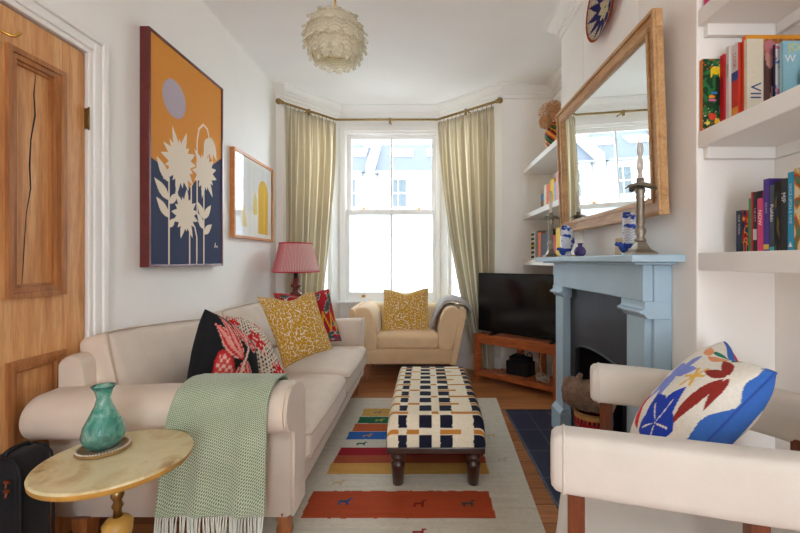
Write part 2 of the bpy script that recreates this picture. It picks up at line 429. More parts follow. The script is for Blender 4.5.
for x in (-0.70, -0.05):
    obj('sash_lift', G().box(x - 0.022, x + 0.022, 4.548, 4.557, 0.735, 0.765).tube([(x - 0.015, 4.548, 0.758), (x, 4.53, 0.765), (x + 0.015, 4.548, 0.758)], 0.005, 6), GOLD, w)
g = G(); g.box(-0.98, 0.18, YW - 0.055, YW + 0.01, SILL - 0.03, SILL)
struct(obj('trim_1', g, GLOSS, bevel=0.006))

def run(path, prof, name, mat, smooth=False):
    """moulding along a wall line, room on the right-hand side; prof = (out, z)"""
    P = [Vector((x, y, 0)) for x, y in path]; vs = []; m = len(prof)
    for i, p in enumerate(P):
        d0 = (P[i] - P[i - 1]).normalized() if i else None
        d1 = (P[i + 1] - P[i]).normalized() if i < len(P) - 1 else None
        n0 = Vector((d0.y, -d0.x, 0)) if d0 else None; n1 = Vector((d1.y, -d1.x, 0)) if d1 else None
        if n0 is None: n = n1
        elif n1 is None: n = n0
        else: n = (n0 + n1) / (1 + n0.dot(n1))
        vs += [p + n * o + Vector((0, 0, z)) for o, z in prof]
    fs = [(i * m + k, i * m + (k + 1) % m, (i + 1) * m + (k + 1) % m, (i + 1) * m + k) for i in range(len(P) - 1) for k in range(m)]
    fs += [tuple(range(m)), tuple((len(P) - 1) * m + k for k in range(m))[::-1]]
    return struct(obj(name, G().add(vs, fs, 0, smooth), mat))
corn = [(0, ZC), (0.095, ZC), (0.095, ZC - 0.012), (0.078, ZC - 0.016), (0.07, ZC - 0.03), (0.052, ZC - 0.05), (0.03, ZC - 0.062), (0.026, ZC - 0.08), (0.014, ZC - 0.084), (0.014, ZC - 0.118), (0, ZC - 0.122)]
run([(XL, YF), L0, L1, R1, R0, (XR, YF), (XR, 2.94), (XB, 2.94), (XB, 1.47), (XR, 1.47), (XR, YB)], corn, 'trim_2', CEIL)
base = [(0, 0), (0.02, 0), (0.02, 0.13), (0.012, 0.15), (0.006, 0.165), (0, 0.165)]
run([(XL, 1.9), (XL, YF), L0, L1, R1, R0, (XR, YF), (XR, 2.94), (XB + 0.02, 2.94)], base, 'baseboard_front', GLOSS)
run([(XB, 1.5), (XB, 1.47), (XR, 1.47), (XR, YB)], base, 'baseboard_right', GLOSS)

# ---- pine door in the left wall, with its white casing
g = G()
for k, (w0, w1, t) in enumerate(((0.0, 0.022, 0.012), (0.022, 0.062, 0.02), (0.062, 0.092, 0.03))):
    g.box(XL, XL + t, 1.772 + w0, 1.772 + w1, 0, 2.072 + w1); g.box(XL, XL + t, 1.022 - w1, 1.022 - w0, 0, 2.072 + w1); g.box(XL, XL + t, 1.022 - w0 - 0.001, 1.772 + w0 + 0.001, 2.072 + w0, 2.072 + w1)
struct(obj('trim_3', g, GLOSS, bevel=0.005))
d = struct(thing('door_1', None, None, (XL - 0.03, 1.35, 0)))
x0, x1 = XL - 0.045, XL - 0.004
ya, yb = 1.029, 1.768
g = G(); st = 0.108
g.box(x0, x1, ya, ya + st, 0.006, 2.066); g.box(x0, x1, yb - st, yb, 0.006, 2.066)
mid0, mid1 = 1.355, 1.44
for z0, z1 in ((0.006, 0.22), (0.775, 1.02), (1.925, 2.066)): g.box(x0, x1, ya + st, yb - st, z0, z1)
for z0, z1 in ((0.22, 0.775), (1.02, 1.925)): g.box(x0, x1, mid0, mid1, z0, z1)
obj('door_frame', g, PINE, d, 0.003)
for z0, z1 in ((0.22, 0.775), (1.02, 1.925)):
    for y0, y1 in ((ya + st, mid0), (mid1, yb - st)):
        pn = obj('door_panel', G().box(x0 + 0.012, x1 - 0.02, y0, y1, z0, z1), PINE, d)
        g = G()
        for s_, w_, t in ((-0.008, 0.02, 0.012), (0.0125, 0.03, 0.004), (0.0305, 0.042, -0.008)):
            A, B, C, D_ = y0 + s_, y1 - s_, z0 + s_, z1 - s_
            k = w_ - s_ if s_ > 0 else 0.02
            g.box(x1 - 0.02, x1 + t, A, A + k, C, D_); g.box(x1 - 0.02, x1 + t, B - k, B, C, D_); g.box(x1 - 0.02, x1 + t, A + k, B - k, C, C + k); g.box(x1 - 0.02, x1 + t, A + k, B - k, D_ - k, D_)
        obj('panel_moulding', g, PINE_DARK, pn)
        if z0 > 1 and y0 > 1.3:
            pts = [(1.566, 1.885), (1.558, 1.80), (1.563, 1.72), (1.546, 1.62), (1.541, 1.52), (1.545, 1.43), (1.528, 1.33), (1.521, 1.22), (1.514, 1.10), (1.511, 1.06)]
            vs = [(x1 - 0.0194, y + k, z) for (y, z), w_ in zip(pts, (1, 3, 4, 3, 4, 3, 2, 2.5, 2, 1)) for k in (-w_ * 0.0009, w_ * 0.0009)]
            obj('crack', G().add(vs, [(2 * i, 2 * i + 1, 2 * i + 3, 2 * i + 2) for i in range(len(pts) - 1)]), BLACK, pn, label='long dark crack down the panel')
for z in (1.78, 0.3): obj('hinge', G().box(x1 - 0.01, XL + 0.010, 1.766, 1.772, z - 0.045, z + 0.045).lathe([(0.004, -0.05), (0.004, 0.05)], (XL + 0.013, 1.769, z), 8), BRASS, d)
g = G().lathe([(0.016, 0), (0.016, 0.004), (0.01, 0.008)], (0, 0, 0), 12, M=Matrix.Translation((x1, 1.39, 1.965)) @ Matrix.Rotation(R(90), 4, 'Y'))
g.tube(spline([(x1, 1.39, 1.965), (x1 + 0.03, 1.40, 1.95), (x1 + 0.05, 1.415, 1.945), (x1 + 0.06, 1.43, 1.965)], 6), 0.005, 8)
obj('coat_hook', g, GOLD, d)

# ---- street outside: pavement and a terrace of houses opposite
RENDER = paint('white_render', rgb(206, 203, 197), 0.9, 0.03, 0.6, 0.05)
SLATE = paint('roof_slate', rgb(50, 57, 68), 0.6, 0.06, 3, 0.1)
PIPE = paint('grey_downpipe', rgb(120, 128, 134), 0.5, 0.05)
PANE_EXT = paint('dark_window_glass', rgb(62, 72, 76), 0.25, 0.05, 2, 0)
struct(obj('floor_street', G().box(-40, 40, 4.9, 40, -0.9, -0.8), paint('pavement', rgb(170, 168, 164), 0.9, 0.05, 1)))
Y0 = 22.0
for k, (xa, names) in enumerate((( -13.2, 'at the left end of the terrace'), (-8.2, 'left of the sloping white parapet'), (-3.2, 'right of the sloping white parapet'), (1.8, 'at the right end of the terrace'))):
    xb = xa + 5.0
    h = thing('street_house', 'white terraced house with slate roof ' + names, 'house', ((xa + xb) / 2, Y0, -0.8), 'terraced houses across the street')
    obj('wall', G().box(xa + 0.005, xb - 0.005, Y0, Y0 + 7, -0.8, 6.05), RENDER, h)
    obj('roof', G().prism([(Y0 - 0.25, 6.0), (Y0 + 3.5, 8.6), (Y0 + 7.2, 6.0)], xa + 0.02, xb - 0.02, lambda a, b_, d_: (d_, a, b_)), SLATE, h)
    obj('parapet', G().prism([(Y0 - 0.35, 5.75), (Y0 - 0.35, 6.35), (Y0 + 3.5, 9.05), (Y0 + 3.5, 8.3), (Y0 + 0.3, 5.75)], xa + 0.01, xa + 0.44, lambda a, b_, d_: (d_, a, b_)), RENDER, h)
    obj('gutter', G().tube([(xa + 0.25, Y0 - 0.28, 5.98), (xb - 0.25, Y0 - 0.28, 5.98)], 0.07, 8), PIPE, h)
    for x in (xa + 0.6, xb - 0.2): obj('downpipe', G().tube([(x, Y0 - 0.1, 5.95), (x, Y0 - 0.1, -0.8)], 0.05, 8), PIPE, h)
    obj('chimney_stack', G().box(xb - 0.6, xb - 0.05, Y0 + 3.0, Y0 + 4.2, 8.0, 9.9), RENDER, h)
    for wx in (1.25, 3.45):
        for wz in (4.1, 0.9):
            f = obj('window', G().box(xa + wx - 0.05, xa + wx + 1.0, Y0 - 0.04, Y0 + 0.05, wz - 0.05, wz + 1.6), GLOSS, h)
            g = G()
            for i in range(2):
                for j in range(2): g.box(xa + wx + 0.02 + i * 0.48, xa + wx + 0.45 + i * 0.48, Y0 - 0.05, Y0 - 0.03, wz + 0.03 + j * 0.78, wz + 0.75 + j * 0.78)
            obj('pane', g, PANE_EXT, f)
    for sx in (1.2, 3.4):
        S = Matrix.Translation((xa + sx, Y0 + 2.1, 7.66)) @ Matrix.Rotation(math.atan2(2.6, 3.75), 4, 'X')
        f = obj('rooflight', G().box(-0.1, 1.3, -0.5, 0.5, -0.02, 0.08, M=S), GLOSS, h)
        obj('pane', G().box(0.0, 1.2, -0.4, 0.4, 0.08, 0.09, M=S), PANE_EXT, f)
# ------------------------------------------------------------------ rug, hearth, fireplace, mirror
def C(*a): return rgb(*a)
RUG_CREAM = C(206, 198, 180)
RYF, RYN = 3.335, 1.40
def rug_right(y): return 0.508 + (y - 1.69) * 0.0524
def rug_left(y): return -0.86 + (y - 1.69) * 0.0524
BANDS = [(3.093, 2.943, C(196, 152, 78), -0.47, 0.21), (2.93, 2.812, C(30, 96, 62), -0.475, 0.21), (2.805, 2.678, C(182, 88, 46), -0.49, 0.2), (2.674, 2.56, C(40, 96, 168), -0.505, 0.2),
         (2.447, 2.351, C(150, 22, 34), -0.515, 0.346), (2.351, 2.259, C(160, 74, 44), -0.52, 0.346), (2.259, 2.142, C(196, 146, 72), -0.527, 0.346),
         (1.985, 1.774, C(172, 72, 36), -0.555, 0.315)]
MOTIF = [(-0.385, 1.90, C(40, 70, 110)), (0.20, 1.885, C(70, 66, 64)), (-0.03, 1.885, C(120, 30, 22)), (-0.40, 2.50, C(40, 92, 78)), (-0.36, 3.02, C(96, 110, 110)), (-0.33, 2.87, C(170, 160, 70)), (-0.38, 2.62, C(190, 130, 60)), (-0.45, 2.06, C(196, 176, 130)), (0.43, 2.62, C(196, 170, 120)), (-0.03, 1.685, C(150, 24, 30)), (0.40, 3.1, C(150, 140, 110)), (0.44, 2.3, C(190, 178, 150))]
def rug_paint(u, v):
    y = RYF + (RYN - RYF) * v; x = rug_left(y) + (rug_right(y) - rug_left(y)) * u
    xs = x - (y - 2.0) * 0.0 + 0.004 * nz(x, y, 30)
    c = RUG_CREAM
    ys = y + 0.003 * nz(x, y, 25, 3)
    for y1, y0, col, xa, xb in BANDS:
        if y0 <= ys <= y1 and xa + 0.0 <= xs - 0.03 * (y - y1) * 0 <= xb: c = col
    k = 1 + 0.10 * nz(x * 0.5, y * 6, 8) + 0.06 * nz(x, y, 40, 9)
    for mx_, my, mc in MOTIF:
        dx, dy = x - mx_, y - my
        if (abs(dx) < 0.024 and abs(dy) < 0.008) or (abs(abs(dx) - 0.019) < 0.0055 and -0.026 < dy < 0.004) or (0.016 < dx < 0.027 and 0 < dy < 0.022) or (0.02 < dx < 0.038 and 0.014 < dy < 0.024): c = mc
    return tuple(min(1, q * k) for q in c[:3]) + (1,)
RUGM = printed('woven_rug_wool', 0.95, 0.5, 260, 0.16)
g = G()
def rug_fn(u, v):
    y = RYF + (RYN - RYF) * v; return (rug_left(y) + (rug_right(y) - rug_left(y)) * u, y, 0.009 + 0.0015 * nz(u * 9, v * 9, 1))
g.grid(rug_fn, 260, 400, 0, True, rug_paint)
P = [(rug_left(RYF), RYF), (rug_right(RYF), RYF), (rug_right(RYN), RYN), (rug_left(RYN), RYN)]
vs = [(x, y, z) for z in (0.001, 0.0085) for x, y in P]
g.add(vs, [(0, 1, 5, 4), (1, 2, 6, 5), (2, 3, 7, 6), (3, 0, 4, 7), (3, 2, 1, 0)], 0, False, None, None, [RUG_CREAM] * 8)
tag(obj('rug', g, RUGM), 'cream flatwoven rug with orange, ochre, red, blue and green stripes on floorboards', 'rug')

m, nt, b = new_mat('navy_hearth_tiles')
br = N(nt, 'ShaderNodeTexBrick', offset=0.0)
for k, x in (('Scale', 1.0), ('Mortar Size', 0.0022), ('Brick Width', 0.155), ('Row Height', 0.3), ('Bias', 0.0)): br.inputs[k].default_value = x
br.inputs['Color1'].default_value = rgb(34, 42, 62); br.inputs['Color2'].default_value = rgb(42, 50, 72); br.inputs['Mortar'].default_value = rgb(120, 126, 138)
nt.links.new(coords(nt, (1, 1, 1)), br.inputs['Vector']); nt.links.new(br.outputs['Color'], b.inputs['Base Color']); b.inputs['Roughness'].default_value = 0.38
add_bump(nt, b, br.outputs['Fac'], -0.4, 0.002)
tag(obj('hearth', G().box(0.612, 0.998, 1.35, 3.07, 0.0005, 0.012), m, bevel=0.003), 'dark navy tiled hearth slab in front of blue fireplace', 'hearth')

BLUE = paint('blue_mantel_paint', rgb(164, 188, 202), 0.45, 0.03, 5, 0.06)
IRON = paint('cast_iron', rgb(54, 56, 64), 0.5, 0.08, 14, 0.12, metal=0.3)
SOOT = paint('sooty_black', rgb(20, 20, 22), 0.9, 0.1, 8, 0.1)
fp = thing('fireplace_surround', 'pale blue painted wooden fireplace surround on chimney breast', 'fireplace', (0.9, 2.2, 0))
XF = 0.885
g = G(); g.box(0.79, XB - 0.002, 1.53, 2.87, 1.146, 1.175)
obj('mantel_shelf', g, BLUE, fp, 0.004)
g = G(); g.box(0.83, XB - 0.002, 1.58, 2.82, 1.135, 1.146)
g.box(XF, XB - 0.002, 1.625, 2.755, 0.985, 1.136)
obj('frieze', g, BLUE, fp, 0.004)
for y0, y1 in ((1.625, 1.79), (2.59, 2.755)):
    l = obj('pilaster', G().box(XF + 0.012, XB - 0.002, y0 + 0.01, y1 - 0.01, 0.16, 0.985), BLUE, fp, 0.003)
    obj('corbel', G().prism([(XF, 0.985), (XF, 0.965), (XF - 0.004, 0.955), (XF - 0.02, 0.95), (XF - 0.02, 0.938), (XF - 0.004, 0.934), (XF + 0.012, 0.915), (XB - 0.01, 0.915), (XB - 0.01, 0.985)], y0 - 0.015, y1 + 0.015, lambda a, b_, d_: (a, d_, b_)), BLUE, l, 0.002)
    obj('plinth', G().box(XF - 0.012, XB - 0.002, y0 - 0.008, y1 + 0.008, 0.013, 0.16).prism([(XF - 0.012, 0.16), (XF + 0.012, 0.19), (XB - 0.01, 0.19), (XB - 0.01, 0.16)], y0, y1, lambda a, b_, d_: (a, d_, b_)), BLUE, l, 0.002)
for q in (1.615, 2.685): obj('side_board', G().box(XF + 0.04, XB - 0.002, q, q + 0.08, 0.013, 1.134), BLUE, fp, 0.003)
ins = thing('fireplace_insert', 'dark cast iron fireplace insert with arched opening inside blue surround', 'fireplace insert', (0.96, 2.2, 0))
yc, hw, sp = 2.2, 0.30, 0.60
out = [(1.781, 0.013), (1.781, 0.99), (2.599, 0.99), (2.599, 0.013)]
a_ = [(yc + hw * math.cos(R(t)), sp + 0.05 * math.sin(R(t))) for t in range(0, 181, 12)]
ring = [(yc + hw, 0.013)] + a_ + [(yc - hw, 0.013)]
def plate(g, x0, x1, hole, outer):
    n = len(hole); vs = []; fs = []
    for x in (x0, x1):
        for y, z in hole: vs.append((x, y, z))
        for y, z in hole:      # project outwards onto the rectangle
            dy, dz = y - yc, max(z - 0.3, -0.3) if z > 0.02 else 0
            if z <= 0.02: vs.append((x, outer[2][0] if y > yc else outer[0][0], z)); continue
            ky = ((outer[2][0] if dy > 0 else outer[0][0]) - yc) / dy if abs(dy) > 1e-6 else 1e9
            kz = (0.99 - 0.3) / dz if dz > 1e-6 else 1e9
            k = min(ky, kz); vs.append((x, yc + dy * k, 0.3 + dz * k))
    for i in range(n - 1):
        fs.append((i, i + 1, n + i + 1, n + i)); fs.append((2 * n + i, 3 * n + i, 3 * n + i + 1, 2 * n + i + 1))
        fs.append((i, 2 * n + i, 2 * n + i + 1, i + 1)); fs.append((n + i, n + i + 1, 3 * n + i + 1, 3 * n + i))
    g.add(vs, fs)
    # corners of the plate
    for oy in (outer[0][0], outer[2][0]):
        pts = [p for p in vs[n:2 * n]]
    return g
g = plate(G(), 0.945, 0.965, ring, out)
def fill_corner(g):
    # the two upper corners that the projected ring cuts off
    for sg, ye in ((1, 2.599), (-1, 1.781)):
        side = [(y, z) for (x, y, z) in g.v[len(ring):2 * len(ring)] if abs(y - ye) < 1e-4]
        top = [(y, z) for (x, y, z) in g.v[len(ring):2 * len(ring)] if abs(z - 0.99) < 1e-4 and (y - yc) * sg > 0]
        if side and top:
            a = max(side, key=lambda p: p[1]); t = max(top, key=lambda p: sg * p[0])
            tri = [a, (ye, 0.99), t]
            g.prism(tri, 0.945, 0.965, lambda p, q, d_: (d_, p, q))
fill_corner(g)
obj('face_plate', g, IRON, ins)
g = G().tube([(0.944, y, z) for y, z in ring], 0.006, 8)
obj('arch_moulding', g, IRON, ins)
g = G(); X1 = 1.25
g.box(0.967, X1, 1.88, 1.892, 0.013, 0.73); g.box(0.967, X1, 2.508, 2.52, 0.013, 0.73); g.box(X1, X1 + 0.01, 1.88, 2.52, 0.013, 0.73); g.box(0.967, X1, 1.88, 2.52, 0.72, 0.73); g.box(0.967, X1, 1.88, 2.52, 0.013, 0.02)
obj('firebox', g, SOOT, ins)
g = G()
for i in range(9): g.box(0.985, 1.0, 1.93 + i * 0.065, 1.942 + i * 0.065, 0.10, 0.22)
g.box(0.98, 1.005, 1.895, 2.505, 0.09, 0.105); g.box(0.98, 1.005, 1.895, 2.505, 0.215, 0.23)
obj('fire_grate', g, IRON, ins)

# mirror
OAK = wood('pale_oak', rgb(168, 124, 76), rgb(196, 152, 100), rgb(212, 172, 122), (12, 2, 12), 0.45, 0.0, 0.05)
mm, nt, b = new_mat('silvered_glass'); b.inputs['Base Color'].default_value = (0.86, 0.89, 0.88, 1); b.inputs['Metallic'].default_value = 1; b.inputs['Roughness'].default_value = 0.015
mi = thing('mirror', 'large mirror in pale oak frame on wall above the mantelpiece', 'mirror', (0.975, 2.19, 1.34))
y0, y1, z0, z1 = 1.575, 2.74, 1.335, 2.15
lean = Matrix.Translation((0.965, 0, z0)) @ Matrix.Rotation(R(-2.0), 4, 'Y')
def mbox(g, xa, xb, a, b_, c, d_): return g.box(xa, xb, a, b_, c - z0, d_ - z0, M=lean)
g = G(); fw = 0.075
mbox(g, -0.03, 0, y0, y1, z0, z0 + fw); mbox(g, -0.03, 0, y0, y1, z1 - fw, z1); mbox(g, -0.03, 0, y0, y0 + fw, z0 + fw, z1 - fw); mbox(g, -0.03, 0, y1 - fw, y1, z0 + fw, z1 - fw)
fr = obj('mirror_frame', g, OAK, mi, 0.004)
g = G()
for o_, w_, t in ((0.0, 0.016, -0.042), (0.05, 0.018, -0.037)):
    a, b_, c, d_ = y0 + o_, y1 - o_, z0 + o_, z1 - o_
    mbox(g, t, -0.03, a, b_, c, c + w_); mbox(g, t, -0.03, a, b_, d_ - w_, d_); mbox(g, t, -0.03, a, a + w_, c + w_, d_ - w_); mbox(g, t, -0.03, b_ - w_, b_, c + w_, d_ - w_)
obj('moulding', g, OAK, fr, 0.004)
obj('mirror_glass', mbox(G(), -0.018, -0.016, y0 + fw - 0.004, y1 - fw + 0.004, z0 + fw - 0.004, z1 - fw + 0.004), mm, mi)

# ------------------------------------------------------------------ curtains and pole
CURT = translucent('striped_linen', (0.7, 0.66, 0.5, 1), 0.42, 0.9)
nt = CURT.node_tree; b = nt.nodes['Principled BSDF']; t = [n for n in nt.nodes if n.type == 'BSDF_TRANSLUCENT'][0]
a = N(nt, 'ShaderNodeVertexColor', layer_name='Col'); nt.links.new(a.outputs['Color'], b.inputs['Base Color']); nt.links.new(a.outputs['Color'], t.inputs['Color'])
b.inputs['Specular IOR Level'].default_value = 0.2
w_ = N(nt, 'ShaderNodeTexNoise', Scale=300.0); nt.links.new(coords(nt), w_.inputs['Vector']); add_bump(nt, b, w_.outputs['Fac'], 0.2, 0.003)
STR = [(0.34, C(208, 197, 172)), (0.40, C(244, 238, 222)), (0.62, C(218, 209, 186)), (0.68, C(248, 244, 232)), (0.92, C(198, 187, 162)), (1.0, C(236, 228, 206))]
def curtain(label, A, B, lead, fixed_side, z_top, z_bot, folds, seed, sweep_mid, group):
    """A = wall end, B = leading edge; lead(t) shortens the width towards the hem"""
    A, B = Vector((*A, 0)), Vector((*B, 0)); d = (B - A); L = d.length; d.normalize(); nn = Vector((d.y, -d.x, 0))
    if nn.y > 0: nn = -nn
    def fn(u, v):
        z = z_top + (z_bot - z_top) * v
        wdt = lead(v) * L
        amp = 0.040 * min(1, 0.35 + v * 2.2)
        ph = 2 * PI * folds * (u + 0.012 * math.sin(9 * u + seed) ) + 0.5 * math.sin(3.1 * v + seed)
        off = amp * (math.sin(ph) + 0.25 * math.sin(2.3 * ph + seed)) + 0.012 * nz(u * 5, v * 3, 1, seed)
        if v < 0.035: off *= 0.5; 
        s_ = u * wdt + 0.006 * math.sin(ph * 0.5)
        return A + d * s_ + nn * (off + sweep_mid * math.sin(PI * min(1, v * 1.05)) * u) + Vector((0, 0, z))
    def pf(u, v):
        q = (u * 7.3 + 0.01 * seed) % 1
        for lim, c in STR:
            if q < lim: return c
    g = G().grid(fn, 320, 44, 0, True, pf)
    e = thing('curtain', label, 'curtain', (A + B) / 2 + Vector((0, 0, z_bot)), group)
    o = obj('drape', g, CURT, e)
    sol = o.modifiers.new('thickness', 'SOLIDIFY'); sol.thickness = 0.002
    for i in range(13):   # hooks of the pencil pleat heading
        u = (i + 0.5) / 13; p = A + d * (u * L); g = G()
        g.tube([p + Vector((0, 0, z_top - 0.005)), p + Vector((0, 0, z_top + 0.03)) - nn * 0.012], 0.003, 6)
        obj('hook', g, BRASS, e)
    return e
def lead_l(v): return 1.0 - 0.05 * v - 0.42 * max(0, v - 0.15) ** 1.2
def lead_r(v): return 1.0 - 0.82 * max(0, v - 0.02) ** 1.6
curtain('striped beige curtain with white lines hanging behind the red lamp', (-1.385, 3.945), (-0.985, 4.41), lead_l, 0, 2.675, 0.03, 7, 1.3, 0.0, None)
curtain('striped beige curtain with white lines hanging beside the television', (0.675, 3.945), (0.14, 4.41), lead_r, 0, 2.675, 0.02, 8, 4.1, 0.0, None)
pole = thing('curtain_pole', 'bent bronze curtain pole with ball finials across bay window', 'curtain pole', (-0.35, 4.42, 2.70))
pp = [(-1.395, 3.91, 2.70), (-0.98, 4.40, 2.705), (0.135, 4.40, 2.705), (0.695, 3.885, 2.70)]
obj('pole', G().tube(pp, 0.012, 10), BRASS, pole)
for e, q in ((0, 1), (3, 2)):
    d = (Vector(pp[e]) - Vector(pp[q])).normalized(); M = Matrix.Translation(pp[e]) @ d.to_track_quat('Z', 'Y').to_matrix().to_4x4()
    obj('finial', G().lathe([(0.016, -0.01), (0.02, 0), (0.014, 0.006), (0.02, 0.014), (0.028, 0.03), (0.029, 0.042), (0.022, 0.058), (0.008, 0.066)], (0, 0, 0), 16, M=M), BRASS, pole)
for x, y, dx, dy in ((-0.385, 4.40, 0, 1), (-1.20, 4.14, -0.76, 0.65), (0.42, 4.134, 0.66, 0.75)):
    k = 0.145 if dy == 1 else 0.10
    obj('bracket', G().tube([(x, y, 2.703), (x + dx * k, y + dy * k, 2.703)], 0.007, 8).box(x - 0.012, x + 0.012, y - 0.012, y + 0.012, 2.66, 2.72), BRASS, pole)
# ------------------------------------------------------------------ sofa
LINEN = fabric('oatmeal_linen', rgb(214, 198, 180), 420, 0.3, 0.04)
PIPING = fabric('piping_cord', rgb(186, 166, 146), 600, 0.2, 0.04)
WOODLEG = wood('turned_oak', rgb(120, 66, 32), rgb(160, 96, 52), None, (30, 30, 6), 0.35, 0.2)
sofa = thing('sofa', 'large oatmeal linen scroll-arm sofa along the left wall', 'sofa', (-1.0, 2.5, 0))
FX = -0.535
g = G().soft_box((0.90, 1.72, 0.20), 0.03, 8, M=Matrix.Translation((-0.985, 2.54, 0.245)))
obj('base_frame', g, LINEN, sofa)
def arm_poly(y_in, y_out, sg):
    """(y, z) outline of a scroll arm; sg = -1 rolls towards the viewer, +1 away"""
    yc_ = y_out - sg * 0.086 + (0.0)
    pts = [(y_in, 0.147), (y_out - sg * 0.135, 0.147)]
    pts = [(y_in, 0.147), (y_out - sg * 0.125, 0.147), (y_out - sg * 0.128, 0.44), (y_out - sg * 0.125, 0.505)]
    n = 16
    for i in range(n + 1):
        t = R(-70 + i * (160 / n))
        pts.append((yc_ + sg * 0.086 * math.cos(t), 0.60 + 0.086 * math.sin(t)))
    pts += [(yc_ - sg * 0.07, 0.688), (yc_ - sg * 0.13, 0.672), (y_in, 0.625)]
    return pts
for y_in, y_out, sg in ((1.705, 1.442, -1), (3.40, 3.60, 1)):
    poly = arm_poly(y_in, y_out, sg)
    if sg > 0: poly = [(y, z if z < 0.5 else z - 0.02) for y, z in poly]
    fxx = -0.517 if sg < 0 else -0.545
    o = obj('arm', G().prism(poly, -1.47, fxx, lambda a, b_, d_: (d_, a, b_ - (0.012 + 0.03 * (-0.5 - d_)) * max(0, min(1, (b_ - 0.3) / 0.2))), 0, True, 0.035, 5), LINEN, sofa)
    n = len(poly); ca = sum(p[0] for p in poly) / n; cb = sum(p[1] for p in poly) / n
    # flat scroll facing at the front end, with its welt
    q = [(a + (0.016 if a < ca else -0.016), b_ + (0.016 if b_ < 0.3 else -0.014)) for a, b_ in poly]
    obj('arm_facing', G().prism(q, fxx - 0.004, fxx + 0.012, lambda a, b_, d_: (d_, a, b_), 0, True, 0.006, 3), LINEN, o)
    obj('welt', G().tube([(fxx + 0.004, a, b_) for a, b_ in q[1:]] , 0.005, 6), LINEN, o)
# low back rail with a rolled top
bp = [(-1.47, 0.16), (-1.47, 0.74)] + [(-1.42 + 0.05 * math.cos(R(t)), 0.722 + 0.05 * math.sin(R(t))) for t in range(170, 9, -16)] + [(-1.36, 0.66), (-1.33, 0.40), (-1.33, 0.16)]
obj('backrest', G().prism(bp, 1.60, 3.54, lambda a, b_, d_: (a, d_, b_), 0, True, 0.035, 5), LINEN, sofa)
for y0, y1, zz, sd in ((1.712, 2.545, 0.355, 3), (2.555, 3.395, 0.355, 8)):
    sx, sy, sz = 0.80, y1 - y0, 0.165
    M = Matrix.Translation((-0.895, (y0 + y1) / 2, zz))
    o = obj('seat_cushion', G().soft_box((sx, sy, sz), 0.045, 22, 0, M, (0.012, 0.0, 0.035), 0.005, sd), LINEN, sofa)
    for dz in (0.045, -0.05):
        L = [(M @ Vector(p)) for p in ((sx / 2 + 0.005, -sy / 2 + 0.02, dz), (sx / 2 + 0.012, 0, dz), (sx / 2 + 0.005, sy / 2 - 0.02, dz))]
        obj('piping', G().tube([M @ Vector((-0.2, -sy / 2 + 0.006, dz)), M @ Vector((sx / 2 - 0.05, -sy / 2 + 0.002, dz + 0.003))] + spline(L, 8) + [M @ Vector((sx / 2 - 0.05, sy / 2 - 0.002, dz))], 0.004, 6), PIPING, o)
for y0, y1, sd, tilt in ((1.655, 2.60, 1, 16), (2.60, 3.42, 5, 15)):
    sx, sy, sz = 0.14, y1 - y0, 0.40
    M = Matrix.Translation((-1.335, (y0 + y1) / 2, 0.612)) @ Matrix.Rotation(R(-tilt), 4, 'Y') @ Matrix.Rotation(R(-4.6 if y0 < 2 else -0.6), 4, 'X')
    o = obj('back_cushion', G().soft_box((sx, sy, sz), 0.03, 22, 0, M, (0.05, 0, 0.012), 0.007, sd), LINEN, sofa)
    k = 0.035
    L = [(sx / 2 - 0.004, -sy / 2 + 0.004, -0.17), (sx / 2 - 0.004, -sy / 2 + 0.002, 0.0), (sx / 2 - 0.006, -sy / 2 + 0.006, sz / 2 - 0.03), (sx / 2 - 0.008, -sy / 2 + 0.03, sz / 2 - 0.006), (sx / 2 - 0.01, -sy / 4, sz / 2 + 0.001), (sx / 2 - 0.01, 0, sz / 2 + 0.004), (sx / 2 - 0.01, sy / 4, sz / 2 + 0.001), (sx / 2 - 0.008, sy / 2 - 0.03, sz / 2 - 0.006), (sx / 2 - 0.004, sy / 2 - 0.004, 0)]
    obj('piping', G().tube([M @ p for p in spline(L, 6)], 0.004, 6), PIPING, o)
foot = [(0.018, 0), (0.024, 0.012), (0.022, 0.03), (0.03, 0.055), (0.034, 0.075), (0.026, 0.10), (0.032, 0.112), (0.034, 0.15)]
for x, y in ((-0.56, 1.60), (-0.60, 3.44)): obj('foot', G().lathe(foot, (x, y, 0.0 if y > 3.4 else 0.01), 16), WOODLEG, sofa)
for x, y in ((-1.34, 1.58), (-1.36, 3.46)): obj('foot', G().prism([(-0.032, -0.032), (0.032, -0.032), (0.032, 0.032), (-0.032, 0.032)], 0, 0.15, lambda a, b_, d_, x=x, y=y: (x + a * (0.7 + 2 * d_), y + b_ * (0.7 + 2 * d_), d_)), WOODLEG, sofa)

# green throw over the near arm
m, nt, b = new_mat('green_herringbone_wool')
tc = nt.nodes.new('ShaderNodeTexCoord'); mp = nt.nodes.new('ShaderNodeMapping'); mp.inputs['Scale'].default_value = (52, 98, 1); mp.inputs['Rotation'].default_value = (0, 0, R(38))
nt.links.new(tc.outputs['UV'], mp.inputs['Vector'])
ck = N(nt, 'ShaderNodeTexBrick', offset=0.5)
for k, x in (('Scale', 1.0), ('Mortar Size', 0.17), ('Mortar Smooth', 0.6), ('Brick Width', 1.3), ('Row Height', 0.8)): ck.inputs[k].default_value = x
ck.inputs['Color1'].default_value = rgb(104, 126, 92); ck.inputs['Color2'].default_value = rgb(116, 136, 102); ck.inputs['Mortar'].default_value = rgb(204, 208, 190)
nt.links.new(mp.outputs['Vector'], ck.inputs['Vector'])
nn_ = N(nt, 'ShaderNodeTexNoise', Scale=7.0, Detail=5.0); nt.links.new(coords(nt), nn_.inputs['Vector'])
